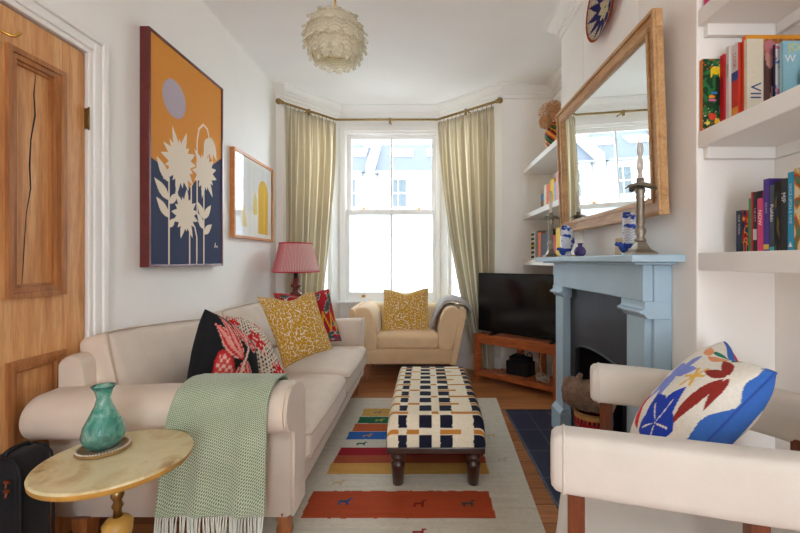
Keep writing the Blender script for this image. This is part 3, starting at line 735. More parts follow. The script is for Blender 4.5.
rp = ramp(nt, [(0.3, (0.86, 0.88, 0.82, 1)), (0.7, (1.05, 1.05, 1.02, 1))]); nt.links.new(nn_.outputs['Fac'], rp.inputs['Fac'])
mx = N(nt, 'ShaderNodeMix', data_type='RGBA', blend_type='MULTIPLY'); mx.inputs[0].default_value = 1
nt.links.new(ck.outputs['Color'], mx.inputs[6]); nt.links.new(rp.outputs['Color'], mx.inputs[7]); nt.links.new(mx.outputs[2], b.inputs['Base Color'])
b.inputs['Roughness'].default_value = 0.95; b.inputs['Sheen Weight'].default_value = 0.3; b.inputs['Specular IOR Level'].default_value = 0.15
add_bump(nt, b, ck.outputs['Fac'], 0.4, 0.003)
THROW = m
prof = [(1.90, 0.468), (1.80, 0.47), (1.735, 0.50), (1.70, 0.60), (1.66, 0.668), (1.60, 0.685), (1.53, 0.690), (1.475, 0.674), (1.442, 0.635), (1.432, 0.60), (1.432, 0.55), (1.434, 0.48), (1.436, 0.40), (1.437, 0.32), (1.437, 0.237)]
pr = [Vector((0, y, z)) for y, z in prof]; ps = spline(pr, 6)
th = thing('throw_blanket', 'green woven throw with fringe draped over near sofa arm', 'blanket', (-0.76, 1.44, 0.25))
def throw_fn(u, v):
    k = v * (len(ps) - 1); i = min(int(k), len(ps) - 2); p = ps[i].lerp(ps[i + 1], k - i)
    hang = max(0, (v - 0.62) / 0.38)
    xl = -0.90 - 0.06 * max(0, v - 0.45) - 0.03 * hang + 0.05 * max(0, 0.4 - v); xr = -0.562 - 0.012 * hang - 0.06 * max(0, 0.45 - v)
    x = xl + (xr - xl) * u
    fold = 0.006 * hang * math.sin(u * 17 + 0.6) + 0.004 * hang * math.sin(u * 31 + v * 3)
    lift = 0.003 * (1 + nz(u * 4, v * 7, 1))
    return Vector((x, p.y - fold - lift * hang - 0.004, p.z + lift * (1 - hang) + 0.002))
o = obj('blanket_cloth', G().grid(throw_fn, 60, 90), THROW, th); so = o.modifiers.new('thickness', 'SOLIDIFY'); so.thickness = 0.007; so.offset = 1
FRINGE = fabric('fringe_wool', rgb(206, 208, 194), 300, 0.4, 0.08)
g = G()
for i in range(44):
    u = (i + 0.5) / 44; p = throw_fn(u, 1.0); j = random.uniform(-0.006, 0.006)
    g.tube([p + Vector((0, 0, 0.008)), p + Vector((j * 0.5, -0.003, -0.02)), p + Vector((j, random.uniform(-0.006, 0.002), -0.055)), p + Vector((j * 1.6, random.uniform(-0.008, 0.002), -0.075))], 0.0032, 5, rr=[0.0035, 0.003, 0.0042, 0.002])
obj('fringe', g, FRINGE, th, label='pale knotted fringe')

# ------------------------------------------------------------------ armchair in the bay
SAND = fabric('sand_cotton', rgb(222, 190, 150), 420, 0.3, 0.04)
ac = thing('armchair', 'sand beige armchair with flared arms standing in the window bay', 'armchair', (-0.16, 4.1, 0))
AX = -0.165
obj('base_frame', G().soft_box((0.90, 0.66, 0.15), 0.02, 8, M=Matrix.Translation((AX, 4.10, 0.245))), SAND, ac)
obj('seat_cushion', G().soft_box((0.60, 0.58, 0.155), 0.05, 18, 0, Matrix.Translation((AX, 4.05, 0.385)), (0, 0, 0.03), 0.003, 4), SAND, ac)
for sg in (-1, 1):
    # padded inner arm, flaring out towards the top
    P = [(0.30, 0.31), (0.425, 0.31), (0.50, 0.60), (0.505, 0.65), (0.48, 0.70), (0.43, 0.715), (0.37, 0.70), (0.325, 0.64), (0.30, 0.55), (0.285, 0.45)]
    P = [(p[0], p[1]) for p in [Vector((a, b_, 0)) for a, b_ in P]]
    P = [(p.x, p.y) for p in spline([(a, b_, 0) for a, b_ in P], 4, True)]
    o = obj('arm', G().prism(P, 3.765, 4.42, lambda a, b_, d_, sg=sg: (AX + sg * a, d_, b_), 0, True, 0.04, 5), SAND, ac)
    Q = [(0.40, 0.17), (0.455, 0.17), (0.553, 0.655), (0.552, 0.69), (0.53, 0.705), (0.505, 0.695), (0.49, 0.66)]
    obj('outer_panel', G().prism(Q, 3.75, 4.44, lambda a, b_, d_, sg=sg: (AX + sg * a, d_, b_), 0, False, 0.012, 3), SAND, o)
obj('backrest', G().soft_box((1.0, 0.16, 0.53), 0.06, 12, 0, Matrix.Translation((AX, 4.385, 0.43)) @ Matrix.Rotation(R(5), 4, 'X'), (0, 0.0, 0.0), 0.003, 2), SAND, ac)
obj('back_cushion', G().soft_box((0.60, 0.15, 0.30), 0.055, 14, 0, Matrix.Translation((AX, 4.25, 0.55)) @ Matrix.Rotation(R(-10), 4, 'X'), (0, 0.03, 0), 0.003, 9), SAND, ac)
for x in (-0.40, 0.40):
    for y in (3.82, 4.38): obj('leg', G().lathe([(0.016, 0), (0.018, 0.02), (0.026, 0.175)], (AX + x, y, 0), 12), WOODLEG, ac)

# ------------------------------------------------------------------ ottoman
OT = printed('ottoman_weave', 0.9, 0.3, 420, 0.12)
ox0, ox1, oy0, oy1 = -0.190, 0.300, 2.005, 2.99
NAVY, OCH, CRM = C(24, 26, 44), C(188, 124, 48), C(226, 214, 188)
COLS = [(0.115, 0.20, 0.42), (0.325, 0.455, 0.0), (0.545, 0.67, 0.0), (0.885, 1.02, 0.42)]
def ott_paint(s, t):
    """s across 0..1, t metres along the cloth from the near hem"""
    p = 0.102; q = (t / p) % 1.0; r_ = int(t / p)
    jx = 0.003 * nz(s * 20, t * 60, 1); s2 = s + jx
    c = CRM
    k = 1 + 0.05 * nz(s * 3, t * 160, 1) + 0.04 * nz(s * 120, t * 8, 1)
    for a, b_, off in COLS:
        if a <= s2 <= b_:
            if q < 0.64: c = NAVY
    if 0.71 < q < 0.93:
        if r_ % 2 == 0:
            if s2 < 0.115 or 0.20 < s2 < 0.325 or 0.545 < s2 < 0.76 or s2 > 0.885: c = OCH
        else:
            if s2 < 0.21 or 0.455 < s2 < 0.53 or s2 > 0.66: c = OCH
    if 0.545 <= s2 <= 0.67 and 0.71 < q < 0.93 and r_ % 2 == 0: c = OCH
    return tuple(q_ * k for q_ in c[:3]) + (1,)
ot = thing('ottoman', 'long footstool in navy, cream and ochre geometric weave standing on rug', 'ottoman', ((ox0 + ox1) / 2, 2.52, 0))
# cloth: path from near hem, up over the top and down the far side
zt, zb, rr_ = 0.372, 0.215, 0.045
path = [(oy0 + 0.004, zb - 0.004), (oy0, zb + 0.04), (oy0 + 0.002, zt - rr_ - 0.02)] + [(oy0 + rr_ + 0.005 - rr_ * math.cos(R(t)), zt - rr_ + rr_ * math.sin(R(t))) for t in (15, 35, 55, 75, 90)]
path += [(oy0 + (oy1 - oy0) * k, zt + 0.018 * math.sin(PI * k)) for k in (0.12, 0.2, 0.3, 0.4, 0.5, 0.6, 0.7, 0.8, 0.88)]
path += [(oy1 - rr_ - 0.005 + rr_ * math.cos(R(t)), zt - rr_ + rr_ * math.sin(R(t))) for t in (90, 75, 55, 35, 15)] + [(oy1, zb + 0.04), (oy1 - 0.004, zb - 0.004)]
PL = [0]
for (a, b_), (c_, d_) in zip(path, path[1:]): PL.append(PL[-1] + math.hypot(c_ - a, d_ - b_))
def along(t):
    for i in range(len(PL) - 1):
        if t <= PL[i + 1]:
            k = (t - PL[i]) / (PL[i + 1] - PL[i]); return path[i][0] + (path[i + 1][0] - path[i][0]) * k, path[i][1] + (path[i + 1][1] - path[i][1]) * k
    return path[-1]
def ott_fn(u, v):
    y, z = along(v * PL[-1]); e = abs(2 * u - 1)
    # round over the long sides
    w = ox1 - ox0; hz = (z - zb) 
    if e > 0.86:
        k = (e - 0.86) / 0.14; ang = k * PI / 2
        x = (0.86 + 0.14 * math.sin(ang)) * w / 2; z2 = z - (1 - math.cos(ang)) * 0.05 * max(0, min(1, hz / 0.15))
    else: x, z2 = e * w / 2, z
    return Vector(((ox0 + ox1) / 2 + math.copysign(x, 2 * u - 1), y, z2 + 0.0015 * nz(u * 9, v * 30, 1)))
g = G().grid(ott_fn, 130, 330, 0, True, lambda u, v: ott_paint(u, v * PL[-1]))
for sg, xx in ((0, ox0), (1, ox1)):   # long sides
    def side_fn(u, v, sg=sg, xx=xx):
        p = ott_fn(float(sg), u); return Vector((xx + (0.004 if sg else -0.004) * math.sin(PI * v), p.y, p.z + (zb - 0.004 - p.z) * v))
    g.grid(side_fn, 240, 24, 0, True, lambda u, v: ott_paint(0.95 if 1 else 0, u * PL[-1]))
obj('upholstery', g, OT, ot)
DARK = wood('dark_mahogany', rgb(40, 20, 14), rgb(66, 34, 24), None, (20, 20, 20), 0.3, 0.3)
g = G(); g.box(ox0 - 0.002, ox1 + 0.002, oy0 - 0.002, oy1 + 0.002, 0.182, 0.214)
obj('base_rail', g, DARK, ot, 0.004)
leg = [(0.022, 0), (0.027, 0.004), (0.036, 0.10), (0.037, 0.112), (0.028, 0.12), (0.024, 0.126), (0.036, 0.136), (0.038, 0.15), (0.028, 0.162), (0.034, 0.168), (0.036, 0.184)]
for x in (ox0 + 0.052, ox1 - 0.052):
    for y in (oy0 + 0.045, oy1 - 0.045): obj('leg', G().lathe(leg, (x, y, 0.0095), 20), DARK, ot)

# ------------------------------------------------------------------ tub chair at the right
IVORY = fabric('ivory_linen', rgb(210, 202, 190), 420, 0.3, 0.03)
TEAK = wood('brown_teak', rgb(92, 44, 22), rgb(132, 70, 38), None, (30, 30, 5), 0.35, 0.2)
tc_ = thing('tub_chair', 'ivory linen tub chair with curved band back and wooden legs by hearth', 'armchair', (0.75, 1.12, 0))
outer = [(0.318, 0.915), (0.42, 0.882), (0.55, 0.843), (0.74, 0.788), (0.90, 0.765), (1.04, 0.80), (1.15, 0.90), (1.185, 1.07), (1.14, 1.25), (1.04, 1.385), (0.93, 1.475), (0.81, 1.545), (0.69, 1.595)]
oc = spline([(x, y, 0) for x, y in outer], 8)
def inset(path, k):
    out_ = []
    for i, p in enumerate(path):
        t = (path[min(i + 1, len(path) - 1)] - path[max(i - 1, 0)]).normalized(); out_.append(p + Vector((-t.y, t.x, 0)) * k)
    return out_
cen = inset(oc, 0.043)
nP = 20
cs = []
for i in range(nP):    # rounded-rectangle section, (across, up)
    a = 2 * PI * i / nP; c, s_ = math.cos(a), math.sin(a); k = 0.42
    cs.append((math.copysign(abs(c) ** k, c) * 0.043, math.copysign(abs(s_) ** k, s_) * 0.071))
vs = []; zc = 0.678
ends = [(-0.03, 0.55), (-0.028, 0.8), (-0.018, 0.94), (0.0, 1.0)]
secs = []
t0 = (cen[1] - cen[0]).normalized(); t1 = (cen[-1] - cen[-2]).normalized()
for d_, k in ends[:-1]: secs.append((cen[0] + t0 * d_, t0, k))
for i, p in enumerate(cen): secs.append((p, (cen[min(i + 1, len(cen) - 1)] - cen[max(i - 1, 0)]).normalized(), 1.0))
for d_, k in reversed(ends[:-1]): secs.append((cen[-1] - t1 * d_, t1, k))
for p, t, k in secs:
    nv = Vector((-t.y, t.x, 0))
    for a, b_ in cs: vs.append(p + nv * (a * k) + Vector((0, 0, zc + b_ * k)))
fs = [(j * nP + i, j * nP + (i + 1) % nP, (j + 1) * nP + (i + 1) % nP, (j + 1) * nP + i) for j in range(len(secs) - 1) for i in range(nP)]
fs += [tuple(range(nP))[::-1], tuple((len(secs) - 1) * nP + i for i in range(nP))]
band = obj('back_band', G().add(vs, fs, 0, True), IVORY, tc_)
for s_i in (3, len(secs) - 4):
    p, t, k = secs[s_i]; nv = Vector((-t.y, t.x, 0))
    obj('welt', G().tube([p + nv * (a * 1.0) + Vector((0, 0, zc + b_ * 1.0)) for a, b_ in cs], 0.0035, 6, closed=True), IVORY, band)
inner = inset(oc, 0.105)
sp_ = [Vector((0.335, 1.01, 0)), Vector((0.37, 1.12, 0)), Vector((0.46, 1.30, 0)), Vector((0.56, 1.455, 0))]
plan = sp_[:] ; plan = [Vector((0.325, 0.965, 0)), Vector((0.362, 1.09, 0)), Vector((0.425, 1.24, 0)), Vector((0.50, 1.38, 0)), Vector((0.585, 1.50, 0)), Vector((0.70, 1.485, 0)), Vector((0.86, 1.405, 0)), Vector((0.98, 1.30, 0)), Vector((1.06, 1.15, 0)), Vector((1.06, 1.0, 0)), Vector((0.98, 0.90, 0)), Vector((0.86, 0.88, 0)), Vector((0.62, 0.91, 0)), Vector((0.45, 0.942, 0))]
pl = [(p.x, p.y) for p in spline(plan, 4, True)]
obj('seat_cushion', G().prism(pl[::-1], 0.30, 0.485, lambda a, b_, d_: (a, b_, d_), 0, True, 0.04, 6), IVORY, tc_)
obj('seat_base', G().prism([(0.66 + (a - 0.66) * 0.96, 1.15 + (b_ - 1.15) * 0.96) for a, b_ in pl[::-1]], 0.215, 0.30, lambda a, b_, d_: (a, b_, d_), 0, False, 0.008, 2), IVORY, tc_)
obj('piping', G().tube([(0.66 + (a - 0.66) * 1.0, 1.15 + (b_ - 1.15) * 1.0, 0.335) for a, b_ in pl], 0.004, 6, closed=True), IVORY, tc_)
for x, y, a in ((0.358, 0.948, -18), (0.70, 0.845, -12), (0.70, 1.545, 25), (1.10, 1.17, 0)):
    M = Matrix.Translation((x, y, 0)) @ Matrix.Rotation(R(a), 4, 'Z')
    obj('leg', G().box(-0.019, 0.019, -0.016, 0.016, 0.0 if y < 1.35 else 0.0125, 0.63, M=M), TEAK, tc_, 0.003)
# ------------------------------------------------------------------ cushions
def k_yellow():
    m, nt, b = new_mat('mustard_coral_print')
    tc = nt.nodes.new('ShaderNodeTexCoord')
    v = N(nt, 'ShaderNodeTexVoronoi', feature='DISTANCE_TO_EDGE', Scale=25.0); nt.links.new(tc.outputs['UV'], v.inputs['Vector'])
    n = N(nt, 'ShaderNodeTexNoise', Scale=34.0, Detail=1.0); nt.links.new(tc.outputs['UV'], n.inputs['Vector'])
    ad = N(nt, 'ShaderNodeMath', operation='ADD'); ad.inputs[1].default_value = 0
    ml = N(nt, 'ShaderNodeMath', operation='MULTIPLY'); ml.inputs[1].default_value = 0.35
    nt.links.new(n.outputs['Fac'], ml.inputs[0]); nt.links.new(v.outputs['Distance'], ad.inputs[0]); nt.links.new(ml.outputs[0], ad.inputs[1])
    rp = ramp(nt, [(0.0, rgb(232, 218, 198)), (0.20, rgb(232, 218, 198)), (0.225, rgb(190, 142, 26))])
    nt.links.new(ad.outputs[0], rp.inputs['Fac']); nt.links.new(rp.outputs['Color'], b.inputs['Base Color'])
    b.inputs['Roughness'].default_value = 0.9; b.inputs['Specular IOR Level'].default_value = 0.15
    w = N(nt, 'ShaderNodeTexNoise', Scale=400.0); nt.links.new(coords(nt), w.inputs['Vector']); add_bump(nt, b, w.outputs['Fac'], 0.25, 0.003)
    return m
YEL = k_yellow(); GREENB = fabric('moss_green_cotton', rgb(96, 128, 48), 400); CREAMB = fabric('cream_cotton_back', rgb(222, 206, 170), 400)
PRINT = printed('printed_cotton', 0.9, 0.25, 420, 0.1)
INK, RED, CRE, BLU = C(26, 27, 30), C(196, 36, 40), C(228, 212, 192), C(60, 110, 190)
LEAVES = [(0.30, 0.10, -0.30, 0.52, 0.10), (0.30, 0.12, -0.15, 0.82, 0.08), (0.42, 0.3, 0.12, 0.92, 0.08), (0.30, 0.08, 0.16, -0.9, 0.09), (0.36, 0.1, 0.5, -0.3, 0.06), (0.45, 0.35, 0.8, 0.45, 0.09), (0.45, 0.42, 0.62, 0.95, 0.09), (-0.1, -0.35, 0.12, -0.7, 0.06), (0.05, -0.55, -0.12, -0.3, 0.04)]
def p_black(u, v):
    u, v = u * 0.95 + 0.27, v * 0.92 + 0.06
    c = INK
    for x0, y0, x1, y1, w in LEAVES:
        if in_leaf(u, v, x0, y0, x1, y1, w * 1.3): c = C(232, 176, 160)
        if in_leaf(u, v, x0, y0, x1, y1, w): c = RED
        if in_leaf(u, v, x0, y0, x1, y1, w * 0.45): c = C(226, 150, 140)
    if in_ell(u, v, -0.02, -0.08, 0.19, 0.24, 10): c = RED
    if in_ell(u, v, -0.02, -0.08, 0.15, 0.19, 10): c = C(238, 190, 176) if (math.sin(u * 60) * math.sin(v * 60) > 0.1) else C(206, 70, 66)
    d = math.hypot((u - 0.66) / 0.9, v + 0.45); a = math.atan2(v + 0.45, u - 0.66)
    if d < 0.30 * (0.72 + 0.28 * abs(math.cos(4 * a))): c = C(226, 92, 84) if abs(math.cos(4 * a)) > 0.62 or d < 0.06 else C(238, 200, 186)
    if d < 0.07: c = RED
    if near_line(u, v, [(0.16, -0.95), (0.3, 0.0), (0.42, 0.3), (0.4, 0.95)], 0.02): c = C(236, 200, 186)
    return c
FL = [(-0.5, 0.55, 0.26), (0.1, 0.15, 0.26), (0.55, -0.45, 0.3), (-0.15, -0.55, 0.26), (0.35, 0.72, 0.2), (-0.75, -0.1, 0.22), (0.8, 0.25, 0.2), (0.15, -0.95, 0.2)]
def p_red(u, v):
    c = CRE
    q = (u * 13) % 1, (v * 13 + 0.5 * (int(u * 13 + 20) % 2)) % 1
    if math.hypot(q[0] - 0.5, q[1] - 0.5) < 0.30 + 0.15 * nz(u, v, 9): c = C(40, 34, 34)
    for x, y, r_ in FL:
        d = math.hypot(u - x, v - y); a = math.atan2(v - y, u - x)
        if d < r_ * (0.75 + 0.25 * math.cos(6 * a + x * 9)): c = C(206, 34, 40) if nz(u, v, 14, x) < 0.22 else C(236, 190, 180)
    if max(abs(u), abs(v)) > 0.93: c = C(206, 44, 50)
    elif max(abs(u), abs(v)) > 0.82 and nz(u, v, 10, 5) > -0.1: c = C(226, 110, 110)
    return c
def p_kilim(u, v):
    c = C(168, 30, 40)
    if nz(u, v, 4.6, 2) > 0.10: c = C(72, 92, 98)
    if nz(u, v, 4.6, 2) > 0.30: c = C(56, 84, 52)
    if 0.04 < nz(u, v, 4.6, 2) < 0.10: c = C(214, 196, 180)
    y = v + 0.22
    if abs(y) < 0.55 and near_line(u, v, [(0.05, 0.2), (0.95, 0.1)], 0): c = c
    zz = abs(((u * 7.0) % 2) - 1)
    if 0.0 < u < 1.0 and -0.5 < v < 0.2:
        if abs((v + 0.40) - 0.42 * zz) < 0.075: c = C(222, 168, 40)
    if v < -0.62 and nz(u, v, 6, 9) > 0.05: c = C(46, 70, 96)
    if v > 0.7: c = C(186, 40, 52)
    if max(abs(u), abs(v)) > 0.95: c = C(120, 26, 34)
    return c
P_LEAF = [(0.34, 0.36, -0.22, 0.60, 0.085, C(150, 48, 40)), (0.34, 0.32, -0.16, 0.24, 0.08, C(150, 48, 40)), (0.36, 0.28, 0.22, -0.46, 0.12, C(150, 48, 40)), (0.42, 0.32, 0.60, -0.10, 0.10, C(150, 48, 40)),
          (-0.1, 0.96, -0.48, 0.86, 0.08, C(30, 130, 104)), (-0.12, 0.92, -0.02, 0.60, 0.12, C(30, 130, 104)), (-0.45, 0.92, -0.72, 0.62, 0.09, C(30, 130, 104)),
          (-0.16, 0.66, -0.55, 0.52, 0.13, C(232, 158, 110)), (-0.55, 0.56, -0.92, 0.62, 0.10, C(232, 158, 110)),
          (-0.62, 0.02, -0.30, 0.22, 0.10, C(132, 146, 214)), (-0.62, 0.02, -0.62, 0.46, 0.10, C(132, 146, 214)), (-0.62, 0.02, -0.95, 0.12, 0.10, C(132, 146, 214)), (-0.62, 0.02, -0.48, -0.34, 0.10, C(132, 146, 214)), (-0.62, 0.02, -0.85, -0.4, 0.10, C(132, 146, 214)),
          (-0.95, -0.5, -0.62, -0.8, 0.12, C(214, 44, 44)), (-0.98, -0.3, -0.8, -0.62, 0.08, C(214, 44, 44))]
def p_cutout(u, v):
    u, v = 1.48 * u - 0.48, 1.15 * v - 0.15
    c = C(234, 228, 214)
    e = 0.80 + 0.12 * math.sin(v * 6 + 0.6) + 0.06 * math.sin(v * 13)
    if u > e: c = BLU
    if u > 0.55 and v > 0.72 + 0.08 * math.sin(u * 12): c = BLU
    if u < -0.2 and v > 0.93: c = BLU
    for x0, y0, x1, y1, w, col in P_LEAF:
        if in_leaf(u, v, x0, y0, x1, y1, w): c = col
    for a in (80, 150, 215, 290, 10):
        x, y = -0.12 + 0.32 * math.cos(R(a)), -0.52 + 0.32 * math.sin(R(a))
        d = math.hypot(u - x, v - y)
        if in_leaf(u, v, -0.12, -0.52, -0.12 + 0.5 * math.cos(R(a)), -0.52 + 0.5 * math.sin(R(a)), 0.19) and not near_line(u, v, [(-0.12, -0.52), (x, y)], 0.012): c = C(36, 66, 178)
    for a in (0, 60, 120):
        if near_line(u, v, [(-0.16 - 0.17 * math.cos(R(a + 20)), 0.12 - 0.17 * math.sin(R(a + 20))), (-0.16 + 0.17 * math.cos(R(a + 20)), 0.12 + 0.17 * math.sin(R(a + 20)))], 0.024): c = C(232, 184, 84)
    return c
def p_cut_back(u, v):
    c = C(228, 222, 206)
    if u > 0.55 + 0.18 * math.sin(v * 7): c = BLU
    if near_line(u, v, [(0.05, -0.95), (0.3, 0.55)], 0.10): c = C(22, 116, 84)
    for t in (-0.7, -0.4, -0.1, 0.2, 0.45):
        x = 0.05 + 0.25 * (t + 0.95) / 1.5
        if near_line(u, v, [(x, t), (x + 0.36, t + 0.2)], 0.055) or near_line(u, v, [(x, t), (x - 0.32, t + 0.2)], 0.055): c = C(22, 116, 84)
    if v > 0.6 and u < 0.2: c = C(206, 36, 40)
    return c
cushion('cushion', at(205, 309, 1.93), at(250, 341, 2.16), at(256, 402, 2.06), at(187, 406, 1.82), 0.24, PRINT, 'black cushion with red and pink floral print, leaning near the green throw', p_black, lambda u, v: INK, -0.05, 0.0, 90, 'sofa cushions', 0.01, 1, power=0.42)
cushion('cushion', at(226, 316, 2.26), at(262, 330, 2.42), at(291, 386, 2.22), at(222, 392, 2.10), 0.17, PRINT, 'cream cushion with red flowers and black spots behind the black cushion', p_red, None, 0.0, -0.03, 90, 'sofa cushions', 0.008, 2, power=0.42)
cushion('cushion', at(257, 297, 2.62), at(314, 291, 2.84), at(333, 349, 2.70), at(284, 369, 2.42), 0.15, None, 'large mustard cushion with white coral print on sofa', None, None, 0.07, 0.045, 50, 'sofa cushions', 0.008, 3, mats=[YEL, CREAMB])
cushion('cushion', at(273, 293, 3.02), at(329, 289, 3.22), at(342, 341, 3.14), at(290, 348, 2.90), 0.13, PRINT, 'red patterned cushion with yellow zigzags behind the mustard cushion', p_kilim, None, 0.05, 0.04, 80, 'sofa cushions', 0.006, 4)
cushion('cushion', at(383.5, 289, 4.08), at(428.5, 288, 4.09), at(430, 333, 3.90), at(381, 333.5, 3.90), 0.13, None, 'mustard cushion with white coral print and green back on bay armchair', None, None, 0.06, 0.05, 50, None, 0.006, 5, mats=[YEL, GREENB])
cushion('cushion', at(725, 342, 1.36), at(776, 373, 1.02), (0.66, 1.09, 0.535), (0.70, 1.37, 0.53), 0.20, PRINT, 'white cushion with colourful cut-out leaf and flower shapes on tub chair', p_cutout, p_cut_back, 0.05, 0.03, 170, None, 0.008, 6, piping=fabric('blue_piping', rgb(52, 92, 176), 400), power=0.4)

# grey throw on the bay armchair's arm
GREYW = fabric('grey_wool', rgb(176, 168, 166), 200, 0.5, 0.08)
th = thing('throw_blanket', 'folded grey wool throw over the right arm of bay armchair', 'blanket', (0.28, 4.15, 0.7))
pr = spline([(0.06, 0, 0.475), (0.09, 0, 0.56), (0.135, 0, 0.65), (0.19, 0, 0.722), (0.27, 0, 0.745), (0.345, 0, 0.735), (0.40, 0, 0.715), (0.435, 0, 0.69), (0.45, 0, 0.66)], 6)
def gth(u, v):
    k = v * (len(pr) - 1); i = min(int(k), len(pr) - 2); p = pr[i].lerp(pr[i + 1], k - i)
    y = 3.93 + 0.34 * u + 0.05 * (1 - v) * math.sin(PI * u)
    return Vector((p.x + 0.012 * nz(u * 5, v * 5, 1), y - 0.03 * v, p.z + 0.012 * math.sin(u * 9 + v * 4) - 0.004 + 0.045 * u * (1 - abs(2 * v - 1))))
o = obj('blanket_cloth', G().grid(gth, 40, 60), GREYW, th); so = o.modifiers.new('thickness', 'SOLIDIFY'); so.thickness = 0.018; so.offset = 1

# ------------------------------------------------------------------ pictures on the left wall
BURG = wood('burgundy_stain', rgb(88, 24, 22), rgb(112, 36, 32), None, (10, 3, 10), 0.35, 0.2)
ART = printed('screen_print', 0.8, 0.06, 300, 0.06)
AY0, AY1, AZ0, AZ1 = 2.10, 2.87, 1.117, 2.385
pic = thing('framed_picture', 'large framed print of cream flowers on orange and navy by the door', 'picture', (-1.47, 2.485, AZ0))
g = G()
for q in ((AY0, AY0 + 0.014, AZ0, AZ1), (AY1 - 0.014, AY1, AZ0, AZ1), (AY0 + 0.014, AY1 - 0.014, AZ0, AZ0 + 0.014), (AY0 + 0.014, AY1 - 0.014, AZ1 - 0.014, AZ1)): g.box(-1.4985, -1.447, *q)
obj('picture_frame', g, BURG, pic, 0.002)
PET = []
def daisy(cy, cz, r_, n, w, off, sq=1.0):
    for i in range(n):
        a = 2 * PI * i / n + off; k = r_ * (0.82 + 0.18 * math.sin(i * 2.7 + off))
        PET.append((cy, cz, cy + k * sq * math.cos(a), cz + k * math.sin(a), w))
daisy(2.375, 1.735, 0.215, 17, 0.027, 0.1, 0.92); daisy(2.645, 1.735, 0.185, 15, 0.025, 0.3, 0.9); daisy(2.43, 1.435, 0.165, 15, 0.024, 0.2, 0.95)
for y0, z0, y1, z1, w in ((2.275, 1.60, 2.17, 1.72, 0.03), (2.275, 1.50, 2.15, 1.60, 0.03), (2.275, 1.40, 2.165, 1.50, 0.028), (2.275, 1.345, 2.33, 1.40, 0.02), (2.632, 1.43, 2.56, 1.53, 0.028), (2.632, 1.43, 2.72, 1.53, 0.026), (2.632, 1.36, 2.555, 1.46, 0.026), (2.632, 1.33, 2.73, 1.40, 0.026), (2.275, 1.48, 2.36, 1.55, 0.022),
      (2.70, 1.98, 2.735, 1.83, 0.035), (2.69, 1.98, 2.675, 1.84, 0.03), (2.715, 1.99, 2.79, 1.85, 0.03), (2.68, 1.97, 2.63, 1.87, 0.022)): PET.append((y0, z0, y1, z1, w))
STEM = [[(2.275, 1.62), (2.275, 1.13)], [(2.474, 1.45), (2.474, 1.13)], [(2.549, 1.13), (2.552, 1.30), (2.53, 1.36), (2.47, 1.42)], [(2.632, 1.72), (2.632, 1.13)], [(2.555, 1.45), (2.555, 1.92), (2.575, 2.0), (2.625, 2.045), (2.675, 2.03), (2.70, 1.97)], [(2.49, 1.62), (2.49, 1.5)]]
def hill(y):
    a = (y - AY0) / (AY1 - AY0)
    if a < 0.5: return 1.71 - 0.22 * a - 0.0 * a
    return 1.60 + 0.29 * ((a - 0.5) / 0.5) ** 0.8
def p_art(u, v):
    y = AY0 + 0.014 + (AY1 - AY0 - 0.028) * u; z = AZ0 + 0.014 + (AZ1 - AZ0 - 0.028) * v
    c = C(222, 148, 62) if z > hill(y) else C(56, 64, 92)
    if math.hypot((y - 2.325) / 1.0, z - 2.09) < 0.108: c = C(186, 174, 184)
    for s_ in STEM:
        if near_line(y, z, s_, 0.0065): c = C(236, 220, 196)
    for q in PET:
        if abs(y - q[0]) < 0.25 and abs(z - q[1]) < 0.25 and in_leaf(y, z, *q): c = C(236, 222, 200)
    for s_ in ([(2.765, 1.245), (2.775, 1.275), (2.778, 1.25)], [(2.785, 1.25), (2.80, 1.255), (2.805, 1.245)]):
        if near_line(y, z, s_, 0.004): c = C(214, 200, 186)
    return c
g = G().grid(lambda u, v: Vector((-1.455, AY0 + 0.013 + (AY1 - AY0 - 0.026) * u, AZ0 + 0.013 + (AZ1 - AZ0 - 0.026) * v)), 220, 360, 0, False, p_art)
g.box(-1.498, -1.457, AY0 + 0.013, AY1 - 0.013, AZ0 + 0.013, AZ1 - 0.013)
obj('printed_canvas', g, ART, pic, label='flat print with lilac sun and cream daisies')
AMB = wood('honey_pine_frame', rgb(190, 116, 50), rgb(214, 144, 78), None, (14, 4, 14), 0.4, 0.1)
BY0, BY1, BZ0, BZ1 = 3.07, 3.86, 1.333, 2.03
pic = thing('framed_picture', 'smaller pine framed abstract print with yellow arch beside the curtain', 'picture', (-1.48, 3.46, BZ0))
g = G()
for q in ((BY0, BY0 + 0.022, BZ0, BZ1), (BY1 - 0.022, BY1, BZ0, BZ1), (BY0 + 0.022, BY1 - 0.022, BZ0, BZ0 + 0.022), (BY0 + 0.022, BY1 - 0.022, BZ1 - 0.022, BZ1)): g.box(-1.4985, -1.462, *q)
obj('picture_frame', g, AMB, pic, 0.002)
def p_arch(u, v):
    c = C(238, 236, 230)
    if 0.10 < u < 0.93 and 0.06 < v < 0.94:
        c = C(226, 226, 222)
        if 0.60 < u < 0.9 and (v < 0.60 or math.hypot((u - 0.75) / 0.15, (v - 0.60) / 0.20) < 1): c = C(226, 178, 46)
        elif 0.17 < u < 0.36 and 0.12 < v < 0.42 - 3 * abs(u - 0.22): c = C(236, 214, 150)
        elif 0.46 < u < 0.58 and 0.30 < v < 0.62 - 3 * abs(u - 0.53): c = C(230, 206, 120)
        elif v < 0.34: c = C(236, 234, 226)
    return c
g = G().grid(lambda u, v: Vector((-1.477, BY0 + 0.02 + (BY1 - BY0 - 0.04) * u, BZ0 + 0.02 + (BZ1 - BZ0 - 0.04) * v)), 120, 110, 0, False, p_arch)
g.box(-1.498, -1.479, BY0 + 0.02, BY1 - 0.02, BZ0 + 0.02, BZ1 - 0.02)
obj('print', g, ART, pic)
